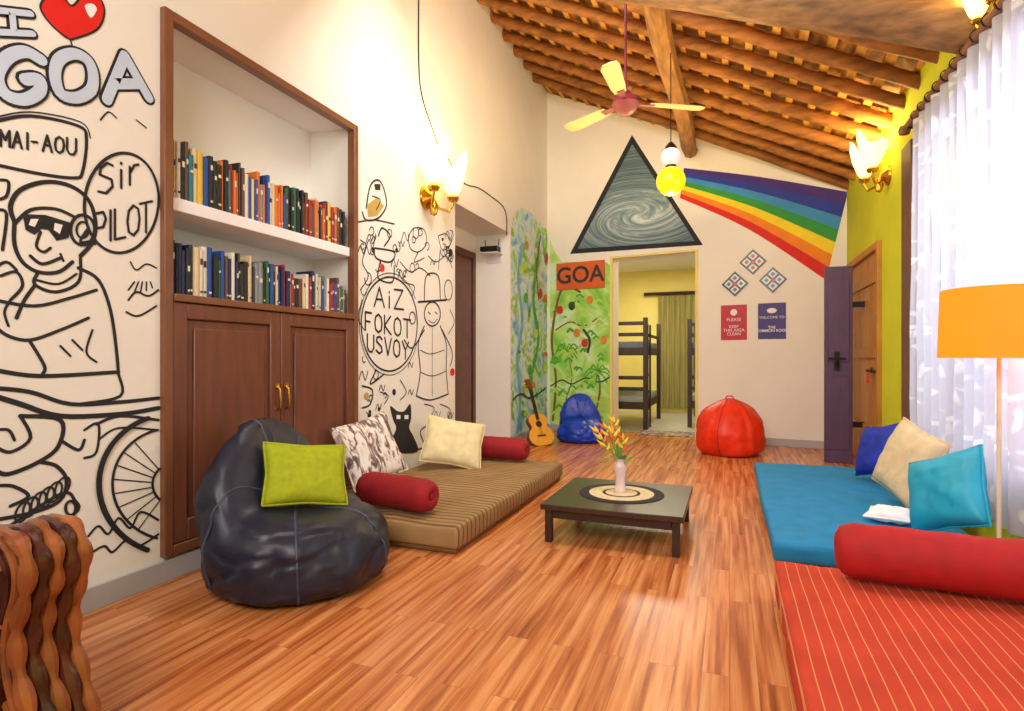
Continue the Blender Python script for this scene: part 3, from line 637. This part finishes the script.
pillow('cushion',.48,.46,.17,BEIGE,(1.05,4.24,.19+.30),fr((-1,-.35,.35),roll=-14),'beige cushion on blue mattress',seed=4)
pillow('cushion',.42,.40,.17,TURQ,(1.03,3.50,.19+.28),fr((-.9,-.45,.35),roll=24),'turquoise cushion on blue mattress beside curtain',seed=5)
pillow('cushion',.24,.18,.07,PWHITE,(.88,3.90,.19+.048),fr((-.1,-.1,1),roll=20),'small white cushion lying on blue mattress',seed=6)
def beanbag(loc,R,Hh,back,mat,pipe,label,rise=.35,pouch=.12,squash=.55,nseam=6,seed=0,wrk=1.0):
    r=root('bean_bag',loc,label,'bean bag chair')
    bk=Vector((back[0],back[1],0)).normalized()
    prof=[(.0,.0),(.62,.0),(.82,.03),(.95,.12),(1.0,.26),(.99,.4),(.93,.54),(.82,.66),(.66,.77),(.46,.85),(.26,.9),(.10,.92),(.0,.925)]
    pr=smooth(prof,4)
    def P(t,q):
        f=t*(len(pr)-1); i=min(int(f),len(pr)-2); k=f-i; rr=pr[i][0]*(1-k)+pr[i+1][0]*k; zz=pr[i][1]*(1-k)+pr[i+1][1]*k
        d=Vector((math.cos(q),math.sin(q),0)); db=d.dot(bk)
        z=zz*Hh*squash
        up=max(0,zz-.15)/.8
        tt=max(0,min(1,(db*rr+.05)/.7)); tt=tt*tt*(3-2*tt)
        z+=rise*tt*up**.8
        p=d*rr*R
        p+= bk*(.05*R*up) - bk*( .15*R*tt*up*rr)
        dd=(p+bk*.12*R).length/(R*.5)
        if up>.4: z-=pouch*math.exp(-dd*dd)*min(1,(up-.4)*3)
        wr=.035*noise.noise(Vector((p.x*3+seed,p.y*3,z*3)))+.022*noise.noise(Vector((p.x*8+seed,p.y*8,z*5+9)))
        c3=noise.noise(Vector((p.x*5+seed,p.y*5,z*11))); wr+=-.02*max(0,1-abs(c3)*6)*wrk
        wr+=.02*abs(math.sin(q*nseam/2))**.5-.012
        p+=d*wr*min(1,rr*1.5)*(1 if zz>.02 else .4)
        return Vector((p.x,p.y,max(0,z)))
    b=MB(); n=84; m=56
    b.v=[P(j/m,2*math.pi*k/n) for j in range(m+1) for k in range(n)]
    b.f=[(j*n+k,j*n+(k+1)%n,(j+1)*n+(k+1)%n,(j+1)*n+k) for j in range(m) for k in range(n)]; b.m=[0]*len(b.f)
    o=b.obj('bean_bag_cover',mat,r,angle=180)
    bm=bmesh.new(); bm.from_mesh(o.data); bmesh.ops.remove_doubles(bm,verts=bm.verts,dist=.0005); bmesh.ops.recalc_face_normals(bm,faces=bm.faces); bm.to_mesh(o.data); bm.free(); o.data.shade_smooth()
    for s in range(nseam):
        q=2*math.pi*s/nseam+.2
        b=MB(); b.tube([P(.08+.88*j/40,q) for j in range(41)],.0055,6); b.obj('seam',pipe,r)
    b=MB(); tp=P(1,0); b.tube([tp+Vector((-.05,0,-.01)),tp+Vector((-.03,0,.03)),tp+Vector((.03,0,.03)),tp+Vector((.05,0,-.01))],.01,6); b.obj('handle',mat,r)
    return r
beanbag((-2.12,2.40,0),.475,.86,(-1,.0),NAVY,PIPE,'large navy leatherette bean bag with green cushion on it',rise=.50,squash=.62,pouch=.12,seed=2)
pillow('cushion',.42,.34,.12,GREENC,(-2.07,2.40,.545),fr((.80,-.52,.60),roll=-8),'lime green cushion resting on navy bean bag',seed=8)
beanbag((.0,7.35,0),.40,.95,(0,1),ORBAG,M('orange_seam',S(170,30,12),.5),'orange-red bean bag standing near the far wall',rise=.02,squash=.72,pouch=-.03,seed=5,wrk=.4)
beanbag((-1.93,7.72,0),.34,.9,(-.3,1),BLBAG,M('blue_seam',S(10,40,130),.5),'blue bean bag slumped against the jungle mural',rise=.42,squash=.42,pouch=.02,seed=9)
# ================================================================= coffee table
tb_=root('coffee_table',(-.675,3.815,0),'low square dark wooden coffee table on laminate floor','table')
b=MB(); b.box((-.43,-.43,.205),(.43,.43,.24)); b.obj('table_top',TABLE,tb_,bevel=.004)
b=MB()
for (a,c) in [((-.36,-.40,.15),(.36,-.37,.205)),((-.36,.37,.15),(.36,.40,.205)),((-.40,-.36,.15),(-.37,.36,.205)),((.37,-.36,.15),(.40,.36,.205))]: b.box(a,c)
b.obj('apron',DKWOOD,tb_,bevel=.002)
for sx in (-1,1):
    for sy in (-1,1):
        b=MB(); b.box((sx*.385-.022,sy*.385-.022,0),(sx*.385+.022,sy*.385+.022,.205)); b.obj('leg',DKWOOD,tb_,bevel=.003)
r=root('round_placemat',(-.68,3.84,.24),'round black and cream woven placemat on coffee table','placemat')
b=MB()
for rr,mi,z in [(.28,0,.004),(.215,1,.005),(.125,0,.006),(.105,1,.007)]: b.lathe([(rr,0),(rr,z)],40,mi=mi)
b.obj('woven_mat',[MATB,MATC],r,smooth=False)
va=root('flower_vase',(-.69,3.86,.2475),'small pinkish white ceramic vase on round placemat','vase')
b=MB(); b.lathe([(.036,0),(.04,.01),(.034,.03),(.03,.08),(.036,.13),(.044,.165),(.036,.19),(.026,.205),(.032,.22),(.038,.225),(.030,.22),(.02,.2)],24); b.obj('vase_body',CERAM,va)
fl=root('flower_bouquet',(-.69,3.86,.26),'yellow and red heliconia flowers with leaves in vase','flowers')
b=MB(); bl=MB(); bf=MB()
for i,(dx,dy,h) in enumerate([(-.10,0,.41),(-.05,.05,.45),(-.16,.03,.38),(.02,-.02,.34),(-.04,-.05,.39),(-.12,-.03,.34)]):
    pts=[(0,0,.02),(dx*.1,dy*.1,.18),(dx*.5,dy*.5,h*.75),(dx,dy,h)]; b.tube(pts,.004,6)
    e=Vector(pts[-1]); d=Vector((dx*.8,dy*.8,.2)).normalized()
    for k in range(4):
        base=e-d*(.026*k); sg=1 if k%2 else -1; side=Vector((.7,.35,0)).normalized()*sg
        tip=base+side*.038+d*.05
        bf.tube([base,base+side*.018+d*.014,tip],[.008,.013,.001],6,mi=1 if (k+i)%3==0 else 0)
    bf.tube([e,e+d*.02,e+d*.05],[.008,.011,.001],6,mi=0)
for i,(dx,dy,h) in enumerate([(.09,.04,.27),(-.13,-.05,.26),(.05,-.08,.29),(-.05,.1,.32),(.10,-.02,.23),(-.02,.02,.40)]):
    d=Vector((dx,dy,h-.18)); sd=d.cross(Vector((0,0,1))).normalized(); v=[]
    for k in range(7):
        t=k/6; c_=Vector((0,0,.18))+d*t+Vector((0,0,-.04*t*t)); w_=.022*math.sin(math.pi*min(1,t*.95+.05)); v+=[c_-sd*w_,c_+Vector((0,0,-.004)),c_+sd*w_]
    bl.add(v,[(k*3+a,k*3+a+1,k*3+a+4,k*3+a+3) for k in range(6) for a in range(2)])
b.obj('stem',LEAF,fl); bf.obj('blossom',[PETY,PETR],fl); bl.obj('leaf',LEAF,fl)
# ================================================================= guitar
gp=Vector((-2.27,7.13,0)); up=(Vector((-2.62,7.40,.93))-gp).normalized(); nn=Vector((.75,-.75,.0)); nn=(nn-up*nn.dot(up)).normalized(); xx=up.cross(nn)
gr=root('acoustic_guitar',gp,'yellow acoustic guitar leaning against the wall','guitar')
gr.matrix_world=Matrix.Translation(gp)@Matrix((xx,up,nn)).transposed().to_4x4()
out=[(0,0),(.10,.01),(.165,.06),(.185,.13),(.165,.2),(.12,.25),(.115,.29),(.135,.34),(.13,.4),(.08,.44),(.03,.45)]
o2=smooth(out,4); full=o2+[(-x,y) for x,y in o2[::-1][:-1]]
b=MB(); b.prism([(x,y,0) for x,y in full],(0,0,-.09),1); b.obj('guitar_body',[GUIT,GUIS],gr,bevel=.004)
b=MB(); b.prism([(x*.98,y*.98+.005,.001) for x,y in full],(0,0,.003)); b.obj('soundboard',GUIT,gr,smooth=False)
b=MB(); b.lathe([(.045,0),(.045,.002)],20,(0,.3,.004)); b.obj('soundhole',DKWOOD,gr)
b=MB(); b.box((-.06,.13,.004),(.06,.15,.014)); b.obj('bridge',DKWOOD,gr)
b=MB(); b.box((-.024,.36,.004),(.024,.80,.016)); b.obj('neck',DKWOOD,gr,bevel=.003)
b=MB(); b.prism([(-.024,.80,-.01),(.024,.80,-.01),(.038,.95,-.02),(-.038,.95,-.02)],(0,0,.018))
for k in range(3):
    for sx in(-1,1): b.box((sx*.045-.012,.83+k*.04,-.012),(sx*.045+.012,.842+k*.04,.0))
b.obj('headstock',GUIS,gr)
b=MB()
for k in range(6): x=-.018+.0072*k; b.tube([(x,.14,.016),(x,.82,.02)],.0008,4)
b.obj('strings',METAL,gr)
# ================================================================= window, curtain
r=root('window_1',(RX,(wy0+wy1)/2,wz0),'brown framed window behind sheer curtains',None)
b=MB(); hw=(wy1-wy0)/2; hh=wz1-wz0
b.box((-.03,-hw-.08,-.08),(.14,-hw+.03,hh+.08)); b.box((-.05,hw-.02,-.55),(.14,hw+.24,hh+.1)); b.box((-.03,-hw+.03,hh-.03),(.14,hw-.02,hh+.08)); b.box((-.03,-hw+.03,-.08),(.14,hw-.02,.03))
for k in (1,2): y=-hw+2*hw*k/3; b.box((.03,y-.03,.03),(.09,y+.03,hh-.03))
b.obj('window_frame',M('window_brown',S(96,58,40),.45,var=.2),r,bevel=.005)
for k in range(14):
    y=-hw+2*hw*(k+.5)/14; b=MB(); b.tube([(.11,y,0),(.11,y,hh)],.007,6); b.obj('window_bar',METAL,r)
cr=root('sheer_curtain',(RX-.09,3.9,.32),'white sheer leaf-patterned curtains hanging from wooden rod','curtain')
def sheet(b,y0,y1,z0,z1,amp,nf,seed):
    ny=int(nf*12); nz=14; vs=[]
    for j in range(nz+1):
        t=j/nz; z=z0+(z1-z0)*t
        for i in range(ny+1):
            s_=i/ny; ph=s_*nf*2*math.pi
            a=amp*(.7+.5*(1-t))*(1+.4*noise.noise(Vector((s_*5,seed,t))))
            vs.append(Vector((a*math.sin(ph+.6*noise.noise(Vector((s_*3,t*2,seed))))+.01*noise.noise(Vector((s_*9,t*6,seed))), y0+(y1-y0)*s_+.02*math.sin(t*4+s_*6), z)))
    b.add(vs,[(j*(ny+1)+i,j*(ny+1)+i+1,(j+1)*(ny+1)+i+1,(j+1)*(ny+1)+i) for j in range(nz) for i in range(ny)])
for a_ in [(-.55,1.05,0,2.56,.036,11,1),(-2.0,-.5,0,2.56,.036,10,4)]:
    b=MB(); b.flat=True; sheet(b,*a_); b.obj('curtain_fabric',CURT,cr,angle=180)
b=MB(); b.tube([(0,-2.1,2.6),(0,-.3,2.59),(0,1.30,2.6)],.028,10); b.lathe([(.0,-.04),(.035,-.03),(.045,0),(.035,.03),(0,.04)],12,(0,1.33,2.6)); b.obj('curtain_rod',FRAMEB,cr)
for y in (-1.9,-.3,1.2):
    b=MB(); b.box((-.015,y-.015,2.565),(.089,y+.015,2.585)); b.obj('rod_bracket',METAL,cr)
for i in range(20):
    y=-1.95+i*.157; b=MB(); b.lathe([(.032,-.005),(.038,-.005),(.038,.005),(.032,.005),(.032,-.005)],12,(0,y,2.6),mat=Matrix.Rotation(math.pi/2,3,'X'),mod=lambda r_,z,q,j:(r_,z)); b.obj('curtain_ring',METAL,cr)
# ================================================================= right doors
r=root('door_2',(RX,dy0,0),'ochre plank door in the lime wall',None)
b=MB(); b.box((-.04,0,0),(.05,.07,dz1)); b.box((-.04,dy1-dy0-.07,0),(.05,dy1-dy0,dz1)); b.box((-.04,.07,dz1-.07),(.05,dy1-dy0-.07,dz1)); b.obj('door_frame',ORW,r,bevel=.005)
b=MB()
for k in range(6):
    y=.07+k*.235; b.box((0,y,.01),(.04,y+.232,dz1-.07))
for z in (.35,1.15,1.9): b.box((-.025,.07,z),(0,1.48,z+.1))
b.obj('door_leaf',ORW,r,bevel=.003)
b=MB(); b.box((-.045,.1,1.0),(-.02,.3,1.03)); b.lathe([(.0,0),(.03,0),(.03,.01),(0,.012)],12,(-.05,.2,1.03),mat=Matrix.Rotation(math.pi/2,3,'Y')); b.tube([(-.035,.05,1.02),(-.05,.4,1.02)],.012,8); b.obj('bolt',METAL,r)
b=MB(); b.tube([(-.06,.3,1.01),(-.062,.3,.9)],[.006,.012],8); b.obj('tassel',REDP,r)
r=root('door_3',(.975,7.08,0),'plum painted open door leaf with iron latch',None)
b=MB(); b.box((0,0,.005),(.27,.05,2.15)); b.box((.03,-.012,.15),(.24,0,.95)); b.box((.03,-.012,1.1),(.24,0,2.0)); b.obj('door_leaf',PURP,r,bevel=.005)
b=MB(); b.box((.03,-.03,1.13),(.2,-.013,1.155)); b.box((.09,-.028,1.02),(.14,-.013,1.22)); b.tube([(.12,-.03,1.12),(.12,-.06,1.1),(.12,-.03,1.05)],.008,6); b.obj('latch',METAL,r)
for z in (.4,1.7):
    b=MB(); b.box((.27,0,z),(.38,.04,z+.06)); b.obj('hinge',METAL,r)
# ================================================================= lamps
lp=root('floor_lamp',(1.13,3.17,0),'floor lamp with glowing orange drum shade beside the curtain','lamp')
b=MB(); b.lathe([(.0,0),(.11,0),(.11,.012),(.03,.025),(.015,.04),(0,.04)],24); b.obj('lamp_base',METAL,lp)
b=MB(); b.tube([(0,0,.03),(0,0,1.28)],.009,10); b.obj('pole',M('cream_metal',S(225,215,190),.35),lp)
b=MB(); b.lathe([(.225,1.15),(.215,1.46),(.211,1.46),(.221,1.15),(.225,1.15)],40,mod=lambda r_,z,q,j:(r_,z)); b.obj('lamp_shade',SHADE,lp)
b=MB(); b.tube([(-.21,0,1.44),(.21,0,1.44)],.003,6); b.tube([(0,-.21,1.44),(0,.21,1.44)],.003,6); b.tube([(0,0,1.28),(0,0,1.44)],.003,6); b.obj('shade_frame',METAL,lp)
b=MB(); b.lathe([(.0,1.28),(.015,1.28),(.02,1.3),(.035,1.35),(.03,1.39),(0,1.41)],16); b.obj('bulb',GLASSW,lp)
def light(kind,loc,power,col,size=.1,rot=None,size_y=None,name='light'):
    l=bpy.data.lights.new(name,kind); l.energy=power; l.color=col
    if kind=='AREA':
        l.size=size
        if size_y: l.shape='RECTANGLE'; l.size_y=size_y
    else: l.shadow_soft_size=size
    o=bpy.data.objects.new(name,l); COL.objects.link(o); o.location=loc
    if rot is not None: o.rotation_euler=rot
    return o
def aim(o,t): o.rotation_euler=(Vector(t)-o.location).to_track_quat('-Z','Y').to_euler(); return o
WARM=(1,.72,.28)
def sconce(loc,side,label,k=1.35,pw=14):
    r=root('wall_sconce',loc,label,'wall lamp',rot=(0,0,0 if side>0 else math.pi)); r.scale=(k,k,k)
    b=MB(); b.lathe([(.0,0),(.075,0),(.07,.015),(.04,.03),(.02,.05),(0,.055)],24,mat=Matrix.Rotation(math.pi/2,3,'Y')); b.lathe([(.0,-.10),(.02,-.09),(.03,-.05),(.018,0),(.0,.02)],14,(.06,0,-.02)); b.obj('back_plate',BRASS,r)
    for sy in(-1,1):
        b=MB()
        b.tube([(.05,0,0),(.07,sy*.05,-.06),(.11,sy*.11,-.07),(.13,sy*.13,-.02),(.13,sy*.13,.02)],.009,8)
        b.lathe([(.0,0),(.03,0),(.04,.02),(.028,.035),(0,.035)],16,(.13,sy*.13,.0))
        b.obj('arm',BRASS,r)
        b=MB()
        b.lathe([(.022,.03),(.05,.07),(.075,.13),(.09,.19),(.085,.23)],32,(.13,sy*.13,0),mod=lambda r_,z,q,j:(r_*(1+.12*math.cos(4*q)*j/4), z+(.13*abs(math.cos(q))**3*(1 if math.cos(q-.5*sy)>-.3 else .3)-.04)*(j/4)**1.5))
        o=b.obj('glass_shade',GLASSW,r,angle=180); sm_=o.modifiers.new('s','SOLIDIFY'); sm_.thickness=.004
    for sy in (-1,1): light('POINT',(loc[0]+side*.13*k,loc[1]+sy*.13*k,loc[2]+.20*k),pw,WARM,.03,name='sconce_light')
sconce((LX+.001,4.80,2.68),1,'brass wall sconce with two glowing flame-shaped glass shades',1.5,24)
sconce((RX-.001,6.1,2.82),-1,'brass double wall sconce glowing on lime wall',1.25,22)
sconce((RX-.001,3.72,2.98),-1,'brass double wall sconce above the curtain rod',.75,7)
pd=root('pendant_lamp',(-.50,5.36,2.80),'hanging pendant with white globe above glowing yellow globe','lamp')
def sphere(b,c,r,mi=0): b.lathe([(r*math.sin(math.pi*i/12)+.0001,-r*math.cos(math.pi*i/12)) for i in range(13)],24,c,mi=mi)
pz=roofz(-.50)-2.8
b=MB(); b.tube([(0,0,.25),(0,0,pz+.08)],.005,6); b.obj('cord',METAL,pd)
b=MB(); b.lathe([(.0,.32),(.02,.31),(.05,.27),(.055,.25),(0,.25)],16); b.obj('cap',METAL,pd)
b=MB(); b.lathe([(.03,.11),(.05,.10),(.05,.075),(.03,.065)],16); b.obj('collar',METAL,pd)
b=MB(); sphere(b,(0,0,.175),.09); b.obj('globe',GLOBEW,pd,angle=180)
b=MB(); sphere(b,(0,0,-.04),.13); b.obj('globe',GLOBEY,pd,angle=180,label='glowing yellow globe')
fn=root('ceiling_fan',(-.79,4.66,3.22),'ceiling fan with maroon motor and ochre blades hanging from roof','fan')
fz_=roofz(-.79)-3.22
b=MB(); b.tube([(0,0,.05),(0,0,fz_+.05)],.011,8); b.lathe([(.05,.12),(.03,.16),(.012,.2)],16); b.obj('downrod',MAROON,fn)
b=MB(); b.lathe([(.0,-.09),(.05,-.085),(.09,-.05),(.11,-.01),(.10,.03),(.06,.06),(.03,.10),(.0,.11)],28); b.obj('motor',MAROON,fn)
for a in (30,150,270):
    q=math.radians(a); R_=Matrix.Rotation(q,3,'Z')@Matrix.Rotation(math.radians(10),3,'X')
    b=MB(); pl=[(.20,-.05,0),(.30,-.065,0),(.62,-.075,0),(.67,-.05,0),(.68,0,0),(.67,.05,0),(.62,.065,0),(.30,.05,0),(.20,.04,0)]
    b.prism([R_@Vector(p) for p in pl],(0,0,.006)); b.obj('blade',FANB,fn,bevel=.001)
    b=MB(); b.prism([R_@Vector(p) for p in [(.08,-.02,-.007),(.24,-.03,-.007),(.24,.03,-.007),(.08,.02,-.007)]],(0,0,.006)); b.obj('blade_arm',MAROON,fn)
b=MB(); cp=smooth([(418,-6),(418,60),(421,95),(432,130),(436,142)],6); b.tube([LWP.px(u,v,.008) for u,v in cp],.006,6)
cp=smooth([(436,142),(448,160),(462,182),(478,188),(490,196),(502,206),(506,218),(506,236)],6); b.tube([LWP.px(u,v,.008) for u,v in cp],.006,6)
top(b.obj('electric_cable',METAL),'thin black electric cable running down wall','cable')
r=root('wifi_router',(LX-.22,ry1-.2,2.52),'small black router box on wall bracket','router')
b=MB(); b.box((-.12,-.02,.03),(.12,.12,.09)); b.obj('router_body',METAL,r,bevel=.006)
b=MB(); b.box((-.13,-.03,.0),(.13,.18,.012)); b.box((-.1,.18,-.1),(.1,.2,.012)); b.obj('bracket',M('white_bracket',S(225,225,225),.4),r,bevel=.002)
for sx in(-1,1):
    b=MB(); b.tube([(sx*.09,.10,.09),(sx*.1,.11,.2)],.006,6); b.obj('antenna',METAL,r)
# ================================================================= carved armchair
ch=root('carved_armchair',(-2.23,.66,0),'carved dark wooden armchair with maroon leather upholstery','armchair')
b=MB(); b.box((-.42,-.30,.18),(.44,.30,.34)); b.obj('seat_rail',CARVE,ch,bevel=.02)
b=MB(); slab(b,(-.4,-.28,.34),(.42,.28,.47),seed=4); b.obj('seat_cushion',LEATH,ch,bevel=.02)
b=MB(); b.box((-.48,-.34,.15),(-.38,.34,.9)); b.obj('backrest',LEATH,ch,bevel=.04,seg=4)
def spath(y,dx=0,dz=0): # front edge S profile in x,z
    pts=smooth([(.30,.645),(.38,.672),(.45,.662),(.492,.61),(.49,.54),(.462,.47),(.448,.40),(.456,.32),(.49,.24),(.525,.16),(.54,.08),(.53,0)],4)
    return [(px+dx,y,max(0,pz+dz)) for px,pz in pts]
for sy in (-1,1):
    y=sy*.36
    b=MB(); b.box((-.42,y-.05,.2),(.36,y+.05,.54)); b.obj('arm_panel',LEATH,ch,bevel=.03,seg=3)
    b=MB(); b.tube([(-.45,y,.57),(-.1,y,.555),(.2,y,.57),(.36,y,.58)],[.085,.085,.088,.09],20)
    b.obj('armrest',LEATH,ch)
    b=MB(); sp=spath(0); core=[Vector((p[0],y-.085,p[2])) for p in sp]+[Vector((.30,y-.085,0)),Vector((.30,y-.085,.5))]
    b.prism(core,(0,.17,0))
    b.obj('front_post',CARVE,ch,bevel=.01)
    b=MB()
    # vertical flutes on the rolled front
    for k in range(5):
        yy=y-.07+.035*k; sp=spath(yy,.002,.002); n_=len(sp)
        b.tube(sp,[.006+.012*abs(math.sin(i*.55+k*.9)) +.006 for i in range(n_)],8,mi=1 if k%2==0 else 0)
    # nested mouldings and leaf curls on the side faces
    for sd in (-1,1):
        yy=y+sd*.088
        for k,dx in enumerate((-.014,-.045)):
            sp=spath(yy,dx,-.012-.02*k); b.tube(sp,[.010]*len(sp),6,mi=1 if k==0 else 0)
        for (cx,cz,rr,tn) in [(.375,.585,.050,7.5),(.385,.43,.036,6),(.415,.20,.046,7)]:
            q_=[]
            for i in range(26):
                t=i/25*tn; r2=rr*(1-t/(tn+1.2)); q_.append((cx+r2*math.cos(t),yy,cz+r2*math.sin(t)))
            b.tube(q_,[.011*(1-.5*i/25) for i in range(26)],6,mi=1)
        for i in range(6):
            z_=.11-.018*i+.0; q_=[(.36+.01*i,yy,z_+.03),(.41+.01*i,yy-sd*-.006,z_+.02),(.47+.006*i,yy,z_-.02 if z_>.03 else .005)]
            b.tube(q_,[.004,.010,.004],6,mi=i%2)
    b.obj('carved_ornament',[CARVE,CARVEG],ch)
    b=MB(); b.box((-.48,y-.05,0),(-.42,y+.05,.3)); b.obj('rear_leg',CARVE,ch,bevel=.01)
# ================================================================= dormitory furniture
def bunk(x0_,x1_,y0_,y1_,label):
    r=root('bunk_bed',((x0_+x1_)/2,(y0_+y1_)/2,0),label,'bunk bed'); hx=(x1_-x0_)/2; hy=(y1_-y0_)/2
    for sx in(-1,1):
        for sy in(-1,1):
            b=MB(); b.box((sx*hx-.035,sy*hy-.035,0),(sx*hx+.035,sy*hy+.035,1.8)); b.obj('post',DKWOOD,r,bevel=.005)
    b=MB()
    for z in (.32,1.2):
        b.box((-hx,-hy,z),(hx,-hy+.03,z+.12)); b.box((-hx,hy-.03,z),(hx,hy,z+.12)); b.box((-hx,-hy,z),(-hx+.03,hy,z+.12)); b.box((hx-.03,-hy,z),(hx,hy,z+.12))
    for z in (.62,.8,1.5,1.68): b.box((-hx,-hy-.01,z),(hx,-hy+.02,z+.06))
    b.box((hx-.02,-hy,1.5),(hx+.01,hy,1.55))
    b.obj('rail',DKWOOD,r,bevel=.003)
    for z,m in ((.40,M('bunk_sheet',S(150,160,150),.8)),(1.28,M('bunk_sheet2',S(110,120,140),.8))):
        b=MB(); slab(b,(-hx+.03,-hy+.03,z),(hx-.03,hy-.03,z+.15)); b.obj('bunk_mattress',m,r)
    b=MB()
    for k in range(5): b.box((hx+.005,-hy+.1,.3+k*.28),(hx+.03,-hy+.4,.33+k*.28))
    b.box((hx+.005,-hy+.08,0),(hx+.035,-hy+.11,1.7)); b.box((hx+.005,-hy+.39,0),(hx+.035,-hy+.42,1.7))
    b.obj('ladder',DKWOOD,r)
bunk(-2.1,-1.26,9.3,11.1,'dark wooden bunk bed seen through the doorway')
bunk(-.62,.3,9.9,11.8,'dark wooden bunk bed behind the doorway wall')
r=root('window_curtain',(-.95,12.3,.1),'olive curtain on dark rod against yellow wall','curtain')
b=MB(); b.flat=True; 
vs=[];ny=40
for j in range(2):
    for i in range(ny+1): vs.append(Vector((-.45+.9*i/ny,.04*math.sin(i*1.3),2.35*j)))
b.add(vs,[(i,i+1,ny+2+i,ny+1+i) for i in range(ny)]); b.obj('curtain_fabric',TURTLE,r,angle=180)
b=MB(); b.tube([(-.75,0,2.4),(.7,0,2.4)],.035,8); b.obj('curtain_rod',DKWOOD,r)
r=root('doormat',(FWP.at((s0+s1)/2,0)+Vector((.15,.45,0))),'patterned grey doormat inside the doorway','doormat')
b=MB(); b.box((-.4,-.28,0),(.4,.28,.012)); b.obj('mat',ramp_noise('mat_pattern',[(.4,S(90,80,70)),(.6,S(190,170,150))],14),r,bevel=.004)
# ================================================================= lights
aim(light('AREA',(-.7,-.9,3.0),128,(1,.96,.92),1.8,name='front_fill'),(-.9,5,.9))
aim(light('AREA',(-1.0,3.45,4.15),125,(1,.95,.86),1.4,name='mid_fill'),(-.7,8.0,.6))
light('AREA',(-.7,5.6,3.0),54,(1,.70,.28),1.6,rot=(math.pi,0,0),size_y=3.5,name='roof_fill')  # added upward fill to warm the roof underside, no fixture here; unseen from below
light('POINT',(-.50,5.36,2.60),26,(1,.84,.50),.02,name='pendant_light')
light('POINT',(1.13,3.17,1.43),14,(1,.62,.2),.04,name='lamp_light')
light('AREA',(-1.2,10.3,2.95),85,(1,.90,.68),1.5,name='dormitory_light')
aim(light('AREA',(2.3,3.5,2.4),85,(.86,.90,1),2.6,name='window_daylight'),(-1.5,3.7,.6))
w=bpy.data.worlds.new('sky'); scene.world=w; w.use_nodes=True; bg=w.node_tree.nodes['Background']; bg.inputs[0].default_value=(.80,.86,1,1); bg.inputs[1].default_value=1.0
cd=bpy.data.cameras.new('camera'); cd.sensor_width=36; cd.lens=36*F/1024; cd.shift_y=2.5/1024; cd.clip_start=.02
co=bpy.data.objects.new('camera',cd); COL.objects.link(co); co.location=CAM; co.rotation_euler=(math.pi/2,0,TH); scene.camera=co
